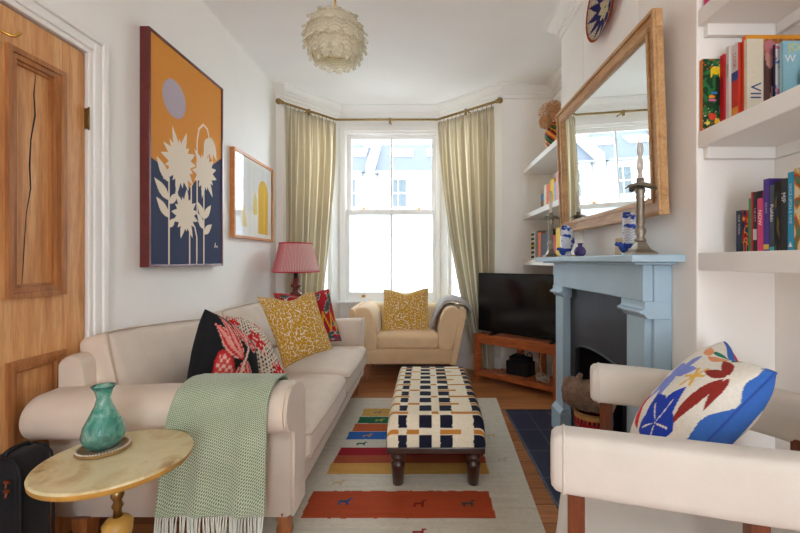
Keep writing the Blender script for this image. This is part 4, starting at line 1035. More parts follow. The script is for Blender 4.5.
obj('glazing', G().box(-1.4705, -1.469, BY0 + 0.02, BY1 - 0.02, BZ0 + 0.02, BZ1 - 0.02), GLAZE, pic)

# ------------------------------------------------------------------ woven plate on the chimney breast
def p_plate(u, v):
    a = 2 * PI * u; r_ = v
    if r_ > 0.93: return C(168, 78, 34) if math.sin(a * 60) > -0.5 else C(110, 46, 24)
    cre = C(206, 194, 172); nav = C(36, 34, 92)
    if r_ > 0.50:
        t = abs(((a * 12 / (2 * PI)) % 1) * 2 - 1)
        if t > (r_ - 0.50) / 0.43: return nav
        return cre if math.sin(r_ * 95) > -0.3 else C(150, 136, 116)
    if r_ > 0.42: return nav
    for i in range(8):
        an = 2 * PI * i / 8
        if in_leaf(r_ * math.cos(a), r_ * math.sin(a), 0.03 * math.cos(an), 0.03 * math.sin(an), 0.44 * math.cos(an), 0.44 * math.sin(an), 0.11): return C(226, 214, 170) if math.sin(r_ * 70 + a * 6) > -0.55 else C(90, 80, 90)
    return nav
pc = Vector((0.955, 2.205, 2.55)); pr_ = 0.168
def plate_fn(u, v):
    a = 2 * PI * u; return pc + Vector((0.038 * (1 - v) ** 0 * (1 - v * v) - 0.0, pr_ * v * math.cos(a), pr_ * v * math.sin(a)))
g = G().grid(plate_fn, 144, 40, 0, True, p_plate)
def plate_back(u, v):
    a = 2 * PI * u; q = 1.0 - 0.0 * v; r_ = pr_ * (1.03 - 0.45 * v)
    return pc + Vector((0.042 * v, r_ * math.cos(a), r_ * math.sin(a)))
g.grid(plate_back, 96, 6, 0, True, lambda u, v: C(176, 80, 36) if int(u * 96) % 2 else C(150, 62, 28))
pl_ = tag(obj('wall_basket', g, printed('woven_grass', 0.9, 0.6, 160, 0.2)), 'round woven basket plate in navy and cream hung above the mirror', 'wall basket')

# ------------------------------------------------------------------ pendant lamp
m, nt, b = new_mat('ribbed_cream_glass')
out_ = nt.nodes['Material Output']
wv = N(nt, 'ShaderNodeTexNoise', Scale=55.0, Detail=2.0); nt.links.new(coords(nt), wv.inputs['Vector'])
add_bump(nt, b, wv.outputs['Fac'], 0.6, 0.004)
b.inputs['Base Color'].default_value = (0.95, 0.93, 0.83, 1); b.inputs['Roughness'].default_value = 0.18; b.inputs['Specular IOR Level'].default_value = 0.8
tl0 = N(nt, 'ShaderNodeBsdfTranslucent', Color=(0.97, 0.95, 0.86, 1)); tp0 = N(nt, 'ShaderNodeBsdfTransparent', Color=(0.97, 0.95, 0.88, 1))
lw = N(nt, 'ShaderNodeLayerWeight', Blend=0.35); ma = nt.nodes.new('ShaderNodeMixShader'); ma.inputs[0].default_value = 0.5; mb = nt.nodes.new('ShaderNodeMixShader')
nt.links.new(b.outputs[0], ma.inputs[1]); nt.links.new(tl0.outputs[0], ma.inputs[2])
rp = ramp(nt, [(0.0, (0.40, 0.40, 0.40, 1)), (0.7, (0.9, 0.9, 0.9, 1))]); nt.links.new(lw.outputs['Facing'], rp.inputs['Fac'])
nt.links.new(rp.outputs['Color'], mb.inputs[0]); nt.links.new(tp0.outputs[0], mb.inputs[1]); nt.links.new(ma.outputs[0], mb.inputs[2]); nt.links.new(mb.outputs[0], out_.inputs['Surface'])
PET_G = m
pn = Vector((-0.538, 2.4, 2.48))
pd = thing('pendant_lamp', 'round pendant lamp of cream textured glass petals hanging from ceiling', 'pendant lamp', tuple(pn))
obj('rod', G().tube([pn + Vector((0, 0, 0.13)), (pn.x, pn.y, ZC - 0.02)], 0.006, 10), GOLD, pd)
obj('ceiling_rose', G().lathe([(0.012, -0.05), (0.05, -0.03), (0.055, 0)], (pn.x, pn.y, ZC), 24), GOLD, pd)
obj('bulb', G().lathe([(0.012, 0.13), (0.014, 0.08), (0.02, 0.06), (0.034, 0.02), (0.03, -0.01), (0.012, -0.025), (0.001, -0.028)], tuple(pn), 20), paint('opal_bulb', rgb(236, 232, 220), 0.4, 0.01), pd)
TIERS = [(24, 9, 0.92), (48, 13, 1.0), (72, 15, 1.0), (95, 14, 1.0), (113, 11, 0.92)]
cage = None
for pol, n, s_ in TIERS:
    r_ = 0.150
    o = obj('cage_ring', G().tube([pn + Vector((r_ * math.sin(R(pol)) * math.cos(2 * PI * i / 40), r_ * math.sin(R(pol)) * math.sin(2 * PI * i / 40), r_ * math.cos(R(pol)) * 0.95 + 0.01)) for i in range(40)], 0.0022, 6, closed=True), GOLD, pd)
for k in range(6):
    a = 2 * PI * k / 6
    obj('cage_wire', G().tube([pn + Vector((0.148 * math.sin(R(t)) * math.cos(a), 0.148 * math.sin(R(t)) * math.sin(a), 0.148 * math.cos(R(t)) * 0.95 + 0.01)) for t in range(4, 130, 9)], 0.002, 6), GOLD, pd)
def petal(u, v):
    w = 0.040 * math.sin(PI * (0.10 + 0.86 * v)) ** 0.6
    w *= 1 + 0.06 * math.cos(v * 40)
    q = 2 * u - 1; x = q * w
    y = 0.004 - 0.22 * abs(q) ** 2 * w + 0.003 * math.cos(q * 10) * (1 - v) + 0.0035 * math.sin(v * 30 - abs(q) * 5) + 0.042 * v * v
    return Vector((x, y, -0.118 * v))
g = G().grid(petal, 12, 22); PETOBJ = None
for pol, n, s_ in TIERS:
    for i in range(n):
        a = 2 * PI * (i + (0.5 if pol in (48, 95) else 0)) / n
        if PETOBJ is None:
            o = PETOBJ = obj('glass_petal', g, PET_G, pd); so = o.modifiers.new('thickness', 'SOLIDIFY'); so.thickness = 0.003
        else:
            o = PETOBJ.copy(); COL.objects.link(o); o.parent = pd
        o.matrix_parent_inverse = Matrix.Identity(4)
        t = R(pol)
        o.matrix_basis = Matrix.Rotation(a, 4, 'Z') @ Matrix.Translation((0, 0.163 * math.sin(t), 0.160 * math.cos(t) * 0.95 + 0.012)) @ Matrix.Rotation(-(t - R(66)) * 0.92, 4, 'X') @ Matrix.Scale(s_, 4)

# ------------------------------------------------------------------ table lamp and its little table
tl_ = thing('table_lamp', 'table lamp with pleated pink shade and turned wooden base behind sofa', 'lamp', (-1.22, 3.78, 0.562))
lx, ly = -1.22, 3.78
obj('lamp_base', G().lathe([(0.075, 0), (0.08, 0.012), (0.06, 0.03), (0.03, 0.05), (0.026, 0.10), (0.04, 0.14), (0.05, 0.2), (0.045, 0.25), (0.052, 0.262), (0.06, 0.28), (0.03, 0.30), (0.026, 0.33), (0.05, 0.35), (0.052, 0.362), (0.03, 0.38), (0.024, 0.43)], (lx, ly, 0.562), 24), wood('red_mahogany', rgb(98, 34, 26), rgb(136, 56, 40), None, (20, 20, 6), 0.25, 0.4), tl_)
obj('lamp_holder', G().lathe([(0.02, 0.43), (0.02, 0.5), (0.012, 0.52), (0.012, 0.56)], (lx, ly, 0.562), 16), BLACK, tl_)
def shade_fn(u, v):
    a = 2 * PI * u; r_ = 0.212 + (0.148 - 0.212) * v + 0.0022 * math.cos(a * 90); return Vector((lx + r_ * math.cos(a), ly + r_ * math.sin(a), 1.048 + 0.268 * v))
SHM = translucent('pleated_pink_cotton', (0.7, 0.4, 0.4, 1), 0.35, 0.9); nt = SHM.node_tree
a = N(nt, 'ShaderNodeVertexColor', layer_name='Col')
for n_ in nt.nodes:
    if n_.type == 'BSDF_TRANSLUCENT': nt.links.new(a.outputs['Color'], n_.inputs['Color'])
nt.links.new(a.outputs['Color'], nt.nodes['Principled BSDF'].inputs['Base Color'])
sh = obj('lamp_shade', G().grid(shade_fn, 540, 10, 0, True, lambda u, v: C(244, 220, 214) if int(u * 180) % 2 else C(212, 126, 132)), SHM, tl_); so = sh.modifiers.new('thickness', 'SOLIDIFY'); so.thickness = 0.002
TRIM = fabric('red_braid', rgb(190, 44, 56), 300)
for v_, h_ in ((0.0, 0.0), (1.0, 0.0)): obj('trim', G().tube([shade_fn(i / 72, v_) + Vector((0, 0, 0)) for i in range(72)], 0.006, 8, closed=True), TRIM, sh)
st = thing('side_table', 'small round wooden table under the red lamp behind sofa', 'side table', (lx, ly, 0))
obj('tabletop', G().lathe([(0.10, 0.53), (0.112, 0.538), (0.112, 0.555), (0.105, 0.561)], (lx, ly, 0), 32), WOODLEG, st)
obj('pedestal', G().lathe([(0.10, 0.0), (0.10, 0.02), (0.03, 0.05), (0.022, 0.25), (0.03, 0.4), (0.04, 0.53)], (lx, ly, 0), 20), WOODLEG, st)
# ------------------------------------------------------------------ onyx side table, vase, coaster, case
m, nt, b = new_mat('cream_onyx')
v = coords(nt)
n1 = N(nt, 'ShaderNodeTexNoise', Scale=5.5, Detail=8.0, Roughness=0.6, Distortion=1.6); nt.links.new(v, n1.inputs['Vector'])
rp = ramp(nt, [(0.30, rgb(150, 116, 74)), (0.40, rgb(198, 174, 124)), (0.52, rgb(216, 203, 162)), (0.72, rgb(206, 190, 140))]); nt.links.new(n1.outputs['Fac'], rp.inputs['Fac'])
nt.links.new(rp.outputs['Color'], b.inputs['Base Color']); b.inputs['Roughness'].default_value = 0.28; b.inputs['Subsurface Weight'].default_value = 0.15; b.inputs['Subsurface Radius'].default_value = (0.02, 0.012, 0.005)
ONYX = m
AMBER = paint('amber_onyx', rgb(196, 150, 72), 0.3, 0.12, 14, 0.03)
TX, TY, TZ = -0.936, 1.218, 0.556
tb = thing('side_table', 'round cream onyx side table on brass stem in front of sofa arm', 'side table', (TX, TY, 0))
g = G().lathe([(0.15, -0.024), (0.192, -0.024), (0.199, -0.020), (0.201, -0.006)], (TX, TY, TZ), 72, 1, caps=False)
g.lathe([(0.201, -0.006), (0.199, -0.001), (0.195, 0.0)], (TX, TY, TZ), 72, 0, caps=False)
g.add([(TX + 0.195 * math.cos(2 * PI * i / 72), TY + 0.195 * math.sin(2 * PI * i / 72), TZ) for i in range(72)], [tuple(range(72))], 0)
g.add([(TX + 0.15 * math.cos(2 * PI * i / 72), TY + 0.15 * math.sin(2 * PI * i / 72), TZ - 0.024) for i in range(72)], [tuple(range(72))[::-1]], 1)
obj('tabletop', g, [ONYX, AMBER], tb)
obj('stem', G().lathe([(0.07, -0.0245), (0.07, -0.028), (0.012, -0.034), (0.009, -0.07), (0.015, -0.08), (0.009, -0.092), (0.017, -0.108), (0.018, -0.12), (0.010, -0.136), (0.016, -0.15), (0.010, -0.162), (0.013, -0.185)], (TX, TY, TZ), 20), BRASS, tb)
obj('bulb', G().lathe([(0.013, -0.183), (0.03, -0.19), (0.040, -0.203), (0.038, -0.23), (0.03, -0.265), (0.02, -0.295), (0.016, -0.312)], (TX, TY, TZ), 28), AMBER, tb, label='amber onyx bulb of the stem')
obj('base', G().lathe([(0.016, 0.248), (0.02, 0.236), (0.014, 0.22), (0.018, 0.12), (0.024, 0.06), (0.05, 0.045), (0.11, 0.03), (0.13, 0.015), (0.13, 0.0)], (TX, TY, 0), 32), ONYX, tb)
CX, CY = -1.010, 1.257
co_ = thing('coaster', 'round woven coaster with beaded rim under the teal vase', 'coaster', (CX, CY, TZ))
STRAW = fabric('woven_straw', rgb(150, 116, 66), 160, 0.8, 0.2)
obj('mat', G().lathe([(0.066, 0.001), (0.072, 0.004), (0.070, 0.011), (0.064, 0.012), (0.062, 0.006), (0.0001, 0.006)], (CX, CY, TZ), 48), STRAW, co_)
g = G()
for i in range(54):
    a = 2 * PI * i / 54
    g.lathe([(0.0008, -0.003), (0.003, -0.001), (0.003, 0.001), (0.0008, 0.003)], (CX + 0.067 * math.cos(a), CY + 0.067 * math.sin(a), TZ + 0.0135), 6)
obj('bead_rim', g, paint('pale_beads', rgb(206, 190, 170), 0.4, 0.1), co_)
m, nt, b = new_mat('teal_blown_glass')
v = coords(nt, (1, 1, 0.6), rot=(0, 0.5, 0))
n1 = N(nt, 'ShaderNodeTexNoise', Scale=26.0, Detail=4.0, Distortion=2.0); nt.links.new(v, n1.inputs['Vector'])
rp = ramp(nt, [(0.36, rgb(110, 205, 194)), (0.55, rgb(184, 232, 224)), (0.68, rgb(240, 250, 248))]); nt.links.new(n1.outputs['Fac'], rp.inputs['Fac'])
nt.links.new(rp.outputs['Color'], b.inputs['Base Color']); b.inputs['Transmission Weight'].default_value = 0.88; b.inputs['Roughness'].default_value = 0.08; b.inputs['IOR'].default_value = 1.3
add_bump(nt, b, n1.outputs['Fac'], 0.15, 0.004)
vp = [(0.001, 0.004), (0.036, 0.004), (0.052, 0.022), (0.058, 0.045), (0.052, 0.075), (0.036, 0.108), (0.023, 0.138), (0.019, 0.158), (0.024, 0.182), (0.033, 0.197)]
vp2 = [(r_ - 0.004, z) for r_, z in reversed(vp[2:])] + [(0.03, 0.011), (0.001, 0.011)]
tag(obj('glass_vase', G().lathe(vp + vp2, (CX, CY, TZ + 0.0065), 40, caps=False), m), 'teal swirled glass bottle vase standing on the onyx side table', 'vase')

cs_ = thing('suitcase', 'black soft case with zip pulls beside the sofa arm', 'suitcase', (-1.385, 1.36, 0))
BAG = fabric('black_nylon', rgb(24, 24, 26), 300, 0.3, 0.1, 0.7, 0.1)
bd = obj('body', G().soft_box((0.125, 0.15, 0.485), 0.045, 16, 0, Matrix.Translation((-1.385, 1.362, 0.265)), (0.008, 0.006, 0.0), 0.002, 3), BAG, cs_)
for y in (1.305, 1.42):
    zp = [(-1.385 + 0.0645 * sx, y, z) for sx, z in ((-1, 0.10), (-1, 0.3), (-1, 0.44), (-0.9, 0.475), (-0.6, 0.498), (0, 0.506), (0.6, 0.498), (0.9, 0.475), (1, 0.44), (1, 0.3), (1, 0.10))]
    obj('zip', G().tube(zp, 0.0045, 6), BLACK, bd)
COPPER = paint('copper_metal', rgb(176, 112, 86), 0.35, 0.05, 30, 0, metal=1)
for z in (0.435, 0.405): obj('zip_pull', G().box(-1.352, -1.335, 1.282, 1.289, z, z + 0.01).tube([(-1.343, 1.283, z), (-1.342, 1.280, z - 0.014)], 0.003, 6), COPPER, bd)
obj('handle', G().tube(spline([(-1.385, 1.32, 0.503), (-1.385, 1.33, 0.518), (-1.385, 1.39, 0.518), (-1.385, 1.40, 0.503)], 6), 0.007, 8), BLACK, cs_)
for x in (-1.42, -1.35):
    for y in (1.32, 1.40): obj('foot', G().lathe([(0.012, 0), (0.012, 0.03)], (x, y, 0), 10), BLACK, cs_)

# ------------------------------------------------------------------ television on its corner stand
F1, F2 = Vector((0.475, 3.865, 0)), Vector((1.105, 3.295, 0))
dx = (F2 - F1).normalized(); SL = (F2 - F1).length; nb = Vector((-dx.y, dx.x, 0))
MS = Matrix(((dx.x, nb.x, 0, F1.x), (dx.y, nb.y, 0, F1.y), (0, 0, 1, 0), (0, 0, 0, 1)))
CHERRY = wood('cherry_wood', rgb(140, 66, 30), rgb(176, 94, 48), rgb(196, 114, 62), (5, 5, 30), 0.35, 0.25)
sd = thing('tv_stand', 'reddish wooden corner television stand with slatted lower shelf beside the fireplace', 'tv stand', (0.9, 3.7, 0))
plan = [(0, 0), (SL, 0), (SL - 0.02, 0.12), (SL / 2 + 0.16, 0.375), (SL / 2 - 0.16, 0.375), (0.03, 0.11)]
def loc(a, b_, z): return MS @ Vector((a, b_, z))
obj('top', G().prism(plan, 0.428, 0.453, lambda a, b_, d_: loc(a, b_, d_)), CHERRY, sd, 0.003)
obj('apron', G().box(0.05, SL - 0.05, 0.006, 0.028, 0.365, 0.428, M=MS), CHERRY, sd, 0.002)
for a, b_ in ((0.0, 0.0), (SL - 0.055, 0.0), (SL / 2 - 0.14, 0.31), (SL / 2 + 0.09, 0.31)): obj('leg', G().box(a, a + 0.055, b_, b_ + 0.055, 0, 0.428, M=MS), CHERRY, sd, 0.003)
obj('shelf_rail', G().box(0.05, SL - 0.05, 0.004, 0.03, 0.055, 0.10, M=MS), CHERRY, sd, 0.002)
g = G()
for i in range(6):
    b_ = 0.04 + i * 0.055; k = max(0.035, (b_ - 0.09) * 1.15 + 0.03); g.box(k, SL - k, b_, b_ + 0.038, 0.078, 0.096, M=MS)
obj('slatted_shelf', g, CHERRY, sd, 0.002)
tv = thing('television', 'black flat screen television on the wooden corner stand', 'television', tuple(loc(SL / 2, 0.12, 0.453)))
MT = MS @ Matrix.Translation((0.0, 0.07, 0))
TVB = paint('tv_plastic', rgb(16, 16, 18), 0.4, 0.05, 20, 0)
m, nt, b = new_mat('tv_screen'); b.inputs['Base Color'].default_value = rgb(10, 11, 14); b.inputs['Roughness'].default_value = 0.12; b.inputs['Specular IOR Level'].default_value = 0.5
obj('casing', G().box(0, 0.965, 0.0, 0.03, 0.475, 1.035, M=MT).box(0.12, 0.84, 0.03, 0.055, 0.50, 0.85, M=MT), TVB, tv, 0.003)
obj('screen', G().box(0.008, 0.957, -0.0015, 0.0005, 0.487, 1.027, M=MT), m, tv)
for a in (0.16, 0.76): obj('foot', G().prism([(-0.07, 0.4535), (0.14, 0.4535), (0.14, 0.46), (0.04, 0.478), (0.0, 0.478), (-0.07, 0.46)], a, a + 0.03, lambda p, q, d_: MT @ Vector((d_, p, q))), TVB, tv, 0.002)
MSP = MS @ Matrix.Translation((0.40, 0.10, 0.0965))
tag(obj('speaker', G().box(-0.11, 0.11, 0.0, 0.15, 0, 0.125, M=MSP), BLACK, bevel=0.006), 'black speaker box on the slatted lower shelf of the stand', 'speaker')
rt = thing('router', 'small black router with cable loop on top of the speaker box', 'router', tuple(MSP @ Vector((0, 0.08, 0.1255))))
obj('box', G().box(-0.09, 0.10, 0.02, 0.13, 0.1255, 0.165, M=MSP).box(-0.07, 0.03, 0.03, 0.12, 0.165, 0.18, M=MSP), BLACK, rt, 0.006)
obj('cable', G().tube([MSP @ p for p in spline([(0.07, 0.06, 0.16), (0.09, 0.05, 0.21), (0.12, 0.05, 0.215), (0.135, 0.05, 0.16), (0.13, 0.055, 0.02)], 8)], 0.004, 6), BLACK, rt)
g = G()
for k in range(5):
    ctr = loc(0.655, 0.105, 0.105 + 0.0095 * k); r0 = 0.052 + 0.006 * math.sin(k * 2.1)
    g.tube([ctr + Vector((r0 * math.cos(2 * PI * i / 28), r0 * 0.85 * math.sin(2 * PI * i / 28), 0.012 * math.sin(2 * PI * i / 28 * 2 + k) + 0.0)) for i in range(28)], 0.0042, 6, closed=True)
g.tube(spline([loc(0.655, 0.05, 0.12), loc(0.66, 0.06, 0.20), loc(0.63, 0.10, 0.26), loc(0.62, 0.16, 0.36)], 8), 0.004, 6)
tag(obj('coiled_cable', g, paint('white_cable', rgb(196, 192, 182), 0.5, 0.05)), 'tangle of white cables on the lower shelf by the speaker', 'cable')

# ------------------------------------------------------------------ alcove shelves
def shelf(label, y0, y1, z0, z1, x0, group, batten=True):
    e = thing('wall_shelf', label, 'shelf', (XR - 0.02, (y0 + y1) / 2, z0), group)
    obj('board', G().box(x0, XR - 0.001, y0, y1, z0, z1), SHELF, e, 0.003)
    if batten:
        obj('side_batten', G().box(x0 + 0.02, XR - 0.002, y1 - 0.022, y1 - 0.001, z0 - 0.042, z0), SHELF, e, 0.002)
        obj('back_batten', G().box(XR - 0.022, XR - 0.001, y0, y1 - 0.024, z0 - 0.042, z0), SHELF, e, 0.002)
    return e
S_NEAR = [1.18, 1.624, 2.07]; S_FAR = [1.158, 1.608, 2.065]
for zt_, lb, bt in zip(S_NEAR, ('white shelf carrying paperback books low behind tub chair', 'white shelf carrying large illustrated books in the near alcove', 'topmost white shelf of the near alcove, cut by the picture edge'), (False, True, True)):
    shelf(lb, 0.1, 1.469, zt_ - (0.064 if zt_ < 1.3 else 0.06), zt_, XB + 0.003, 'near alcove shelves', bt)
for zt_, lb in zip(S_FAR, ('lowest white alcove shelf just above the television', 'white alcove shelf with orange and yellow books above the television', 'highest white alcove shelf with the dried hydrangea vase')):
    shelf(lb, 2.945, 4.018, zt_ - 0.045, zt_, 0.985, 'far alcove shelves', False)

# ------------------------------------------------------------------ books
PAGES = paint('page_edges', rgb(226, 216, 196), 0.9, 0.05, 60, 0.1)
def book(label, y_far, y_near, xs, z, h, dep, col, group, title=None, tcol=(240, 236, 226), tsize=None, tz=0.5, spine=None, cover=None, rough=0.45, blocks=()):
    th_ = abs(y_far - y_near) - 0.0012; ym = (y_far + y_near) / 2
    e = thing('book', label, 'book', (xs, ym, z), group, local=True)
    t = th_ / 2; c = min(0.0025, th_ * 0.18)
    cm = paint('book_cover', rgb(*col), rough, 0.02, 20, 0)
    g = G(); g.box(0, c, -t, t, 0, h); g.box(c, dep, -t, -t + c, 0, h); g.box(c, dep, t - c, t, 0, h)
    o = obj('cover', g, cm, e)
    obj('pages', G().box(c, dep - 0.004, -t + c, t - c, 0.003, h - 0.003), PAGES, e)
    for (z0, z1, bc) in blocks: obj('spine_band', G().box(-0.0005, 0.0002, -t + 0.0003, t - 0.0003, z0 * h, z1 * h), paint('band', rgb(*bc), rough, 0.02, 20, 0), o)
    if spine: obj('spine_print', G().grid(lambda u, v: Vector((-0.0007, t - 0.0004 - (2 * t - 0.0008) * u, h * v)), 30, 90, 0, False, spine), ART, o)
    if cover: obj('front_print', G().grid(lambda u, v: Vector((dep * u, -t - 0.0006, h * v)), 60, 70, 0, False, cover), ART, o)
    if title:
        vs, fs = text_geo(title, tsize or th_ * 0.75)
        L = [(-0.0011, -p.y, h * tz - p.x) for p in vs]
        obj('title_lettering', G().add(L, fs), paint('lettering', rgb(*tcol), 0.5, 0, 20, 0), o)
    return e
def D_of(px, x): return x * 400 / (px - 425)
def p_jungle(u, v):
    c = C(26, 62, 34) if nz(u * 2, v * 7, 2.2, 3) < 0.1 else C(40, 110, 56)
    if u > 0.6 and 0.35 < v < 0.75: c = C(30, 44, 30)
    for x, y, rx, ry, col in ((0.62, 0.84, 0.26, 0.06, (226, 196, 30)), (0.82, 0.80, 0.05, 0.08, (226, 196, 30)), (0.4, 0.79, 0.05, 0.05, (226, 196, 30)), (0.55, 0.52, 0.13, 0.02, (60, 130, 200)), (0.42, 0.47, 0.16, 0.02, (236, 150, 40)), (0.45, 0.42, 0.18, 0.015, (220, 110, 160)), (0.45, 0.19, 0.17, 0.05, (224, 60, 40)), (0.7, 0.12, 0.16, 0.04, (232, 190, 50)), (0.22, 0.1, 0.1, 0.03, (240, 210, 60)), (0.85, 0.27, 0.1, 0.02, (60, 100, 150))):
        if in_ell(u, v, x, y, rx, ry, 0): c = C(*col)
    q = nz(u * 4, v * 14, 3, 11)
    if q > 0.38 and (v < 0.35 or v > 0.85): c = C(226, 90, 50) if nz(u * 4, v * 14, 1, 5) > 0 else C(236, 224, 190)
    return c
def p_abstract(seed, cols):
    def f(u, v):
        q = nz(u * 1.5, v * 5, 1.4, seed); i = int((q + 0.5) * len(cols) * 0.99); return C(*cols[max(0, min(len(cols) - 1, i))])
    return f
def p_portrait(u, v):
    c = C(150, 88, 50) if nz(u * 6, v * 6, 2, 4) > 0 else C(186, 120, 60)
    if in_ell(u, v, 0.26, 0.50, 0.30, 0.42): c = C(92, 62, 58)
    if in_ell(u, v, 0.2, 0.78, 0.13, 0.14): c = C(206, 150, 140)
    if in_ell(u, v, 0.26, 0.88, 0.24, 0.09, -12): c = C(190, 120, 130)
    if v < 0.42 and abs(u - 0.25 - 0.2 * v) < 0.10: c = C(206, 186, 170)
    return c
gm = 'illustrated books on the near alcove shelf'
z = S_NEAR[1]; mid_books = {}
def p_light(u, v): return C(206, 164, 44) if (u > 0.62 and v < 0.42) else C(142, 190, 206)
def p_speck(u, v): return C(226, 224, 222) if nz(u * 2, v * 8, 3, 4) < 0.16 else (C(214, 120, 150) if nz(u, v, 5, 8) > 0 else C(84, 120, 186))
def p_cream(u, v):
    if u < 0.27: return C(222, 212, 190)
    return p_portrait((u - 0.27) / 0.60, v)
for lb, ya_, yb_, x_, h_, d_, col, kw in (
    ('green jungle-patterned book with orange spine, first from chimney breast', 1.464, 1.448, 1.006, 0.258, 0.20, (214, 110, 40), dict(cover=lambda u, v: p_jungle(min(1, u * 2.6), v))),
    ('red book beside the jungle-patterned cover', 1.447, 1.428, 1.067, 0.266, 0.17, (196, 30, 40), dict(title='SICILIA', tcol=(70, 20, 24), tsize=0.014, tz=0.62)),
    ('pale grey book between the red book and the blue-banded red book', 1.427, 1.411, 1.073, 0.286, 0.18, (216, 214, 210), dict(title='GARDEN', tcol=(90, 130, 60), tsize=0.012, tz=0.7)),
    ('red and orange book with blue band on its spine', 1.410, 1.379, 1.080, 0.281, 0.18, (206, 60, 46), dict(blocks=((0.0, 0.22, (226, 150, 60)), (0.55, 0.66, (60, 76, 150)), (0.66, 1.0, (214, 206, 202))), title='COOK', tcol=(190, 40, 40), tsize=0.018, tz=0.8)),
    ('tallest book, its ochre cover rising behind the cream book', 1.378, 1.364, 1.092, 0.297, 0.19, (222, 92, 40), dict(cover=lambda u, v: C(222, 150, 44))),
    ('cream book with blue VII lettering and a portrait on its cover', 1.363, 1.350, 1.087, 0.276, 0.20, (222, 212, 190), dict(cover=p_cream)),
    ('white book with navy spine and pink speckles beside the portrait cover', 1.338, 1.327, 1.163, 0.246, 0.12, (34, 44, 84), dict(cover=p_speck)),
    ('light blue book with white W and yellow JO lettering', 1.318, 1.304, 1.168, 0.244, 0.118, (142, 190, 206), dict(cover=p_light)),
    ('dark green book at the picture edge in front of the light blue one', 1.285, 1.255, 1.21, 0.15, 0.075, (50, 80, 60), {})):
    mid_books[lb] = book(lb, ya_, yb_, x_, z, h_, d_, col, gm, **kw)
def front_letters(lb, txt, size, u, v, col, turn=False, th_=0.014):
    vs, fs = text_geo(txt, size); e = mid_books[lb]
    L = [(u + (p.y if turn else p.x), -th_ / 2 - 0.0011, v + (-p.x if turn else p.y)) for p in vs]
    obj('title_lettering', G().add(L, fs), paint('lettering', rgb(*col), 0.5, 0, 20, 0), e)
front_letters('cream book with blue VII lettering and a portrait on its cover', 'VII', 0.052, 0.027, 0.10, (52, 74, 130), True, 0.0122)
front_letters('light blue book with white W and yellow JO lettering', 'W', 0.034, 0.022, 0.185, (236, 238, 236), False, 0.013)
front_letters('light blue book with white W and yellow JO lettering', 'JO', 0.034, 0.034, 0.222, (222, 206, 60), False, 0.013)
gl = 'paperbacks on the low near alcove shelf'
xs = 1.09; z = S_NEAR[0]; Y = lambda px: D_of(px, xs)
def bar(*cols):
    return [(i / len(cols), (i + 1) / len(cols), c) for i, c in enumerate(cols)]
book('short navy book with small white title, first of the low row', Y(736), Y(742.3), xs, z, 0.145, 0.11, (30, 44, 70), gl, 'OUR TOWN', (200, 206, 214), 0.012, 0.66)
book('short red, yellow and navy patterned book, second of the low row', Y(742.5), Y(748.3), xs, z, 0.143, 0.11, (150, 40, 36), gl, spine=p_abstract(9, [(30, 44, 80), (150, 36, 34), (196, 50, 40), (222, 170, 50), (40, 60, 90)]))
book('green paperback beside the short patterned book', Y(748.5), Y(750.9), xs, z, 0.18, 0.12, (40, 150, 96), gl)
book('thin red paperback between green and black books', Y(751), Y(752.8), xs, z, 0.20, 0.13, (206, 34, 40), gl)
book('black paperback with pale label near its foot', Y(753), Y(757), xs, z, 0.198, 0.13, (34, 32, 34), gl, 'THE CITY', (190, 190, 190), 0.011, 0.62, blocks=((0.2, 0.38, (196, 196, 200)),))
book('pink paperback with black cap and white NOW lettering', Y(757.2), Y(763), xs, z, 0.198, 0.13, (222, 74, 124), gl, 'NOW', (250, 240, 240), 0.019, 0.56, blocks=((0.88, 1.0, (40, 26, 34)),))
book('tall purple hardback with small yellow emblem', Y(763.3), Y(769.2), xs, z, 0.232, 0.16, (76, 52, 146), gl, 'ESSAYS', (206, 190, 220), 0.011, 0.6, blocks=((0.03, 0.1, (222, 190, 80)),))
book('slate grey book with white Pushkin lettering', Y(769.5), Y(774.4), xs, z, 0.208, 0.15, (62, 74, 86), gl, 'Pushkin', (236, 236, 236), 0.018, 0.58, blocks=((0.0, 0.07, (80, 180, 200)),))
book('dark mottled brown book next to the Pushkin spine', Y(774.7), Y(780.0), xs, z, 0.215, 0.15, (46, 40, 36), gl, spine=p_abstract(14, [(36, 34, 34), (50, 44, 38), (40, 60, 62), (120, 100, 50)]))
book('black book with white MIP lettering', Y(780.3), Y(787), xs, z, 0.22, 0.15, (36, 36, 38), gl, 'MIP', (226, 226, 222), 0.02, 0.74)
book('bright blue book with white triangle at its foot', Y(787.6), Y(793.8), xs, z, 0.235, 0.16, (40, 150, 190), gl, 'ONCE UPON A TIME', (206, 230, 238), 0.013, 0.6)
bb = [o for o in bpy.data.objects if o.get('label') == 'bright blue book with white triangle at its foot'][0]
obj('emblem', G().add([(-0.0011, 0.007, 0.012), (-0.0011, -0.007, 0.012), (-0.0011, 0.0, 0.028)], [(0, 1, 2)]), paint('emblem', rgb(236, 240, 240), 0.5, 0, 20, 0), bb)
book('cream book with ochre, green and red drawing at picture edge', Y(794.2), Y(806), xs, z, 0.242, 0.17, (222, 206, 166), gl, spine=p_abstract(21, [(222, 206, 166), (222, 206, 166), (206, 160, 60), (190, 60, 40), (90, 130, 90)]))
book('grey book just beyond the picture edge in the low row', Y(806.4), Y(818), xs, z, 0.22, 0.16, (120, 120, 126), gl)
gt = 'books on the topmost near alcove shelf'
xs = 1.02; z = S_NEAR[2]
book('white and grey book at the top left of the topmost shelf', Y(699.8) - 0.006, Y(703.6), xs, z, 0.20, 0.16, (214, 210, 206), gt)
book('pink book beside the white book on the topmost shelf', Y(704), Y(712), xs, z, 0.22, 0.16, (216, 60, 116), gt)
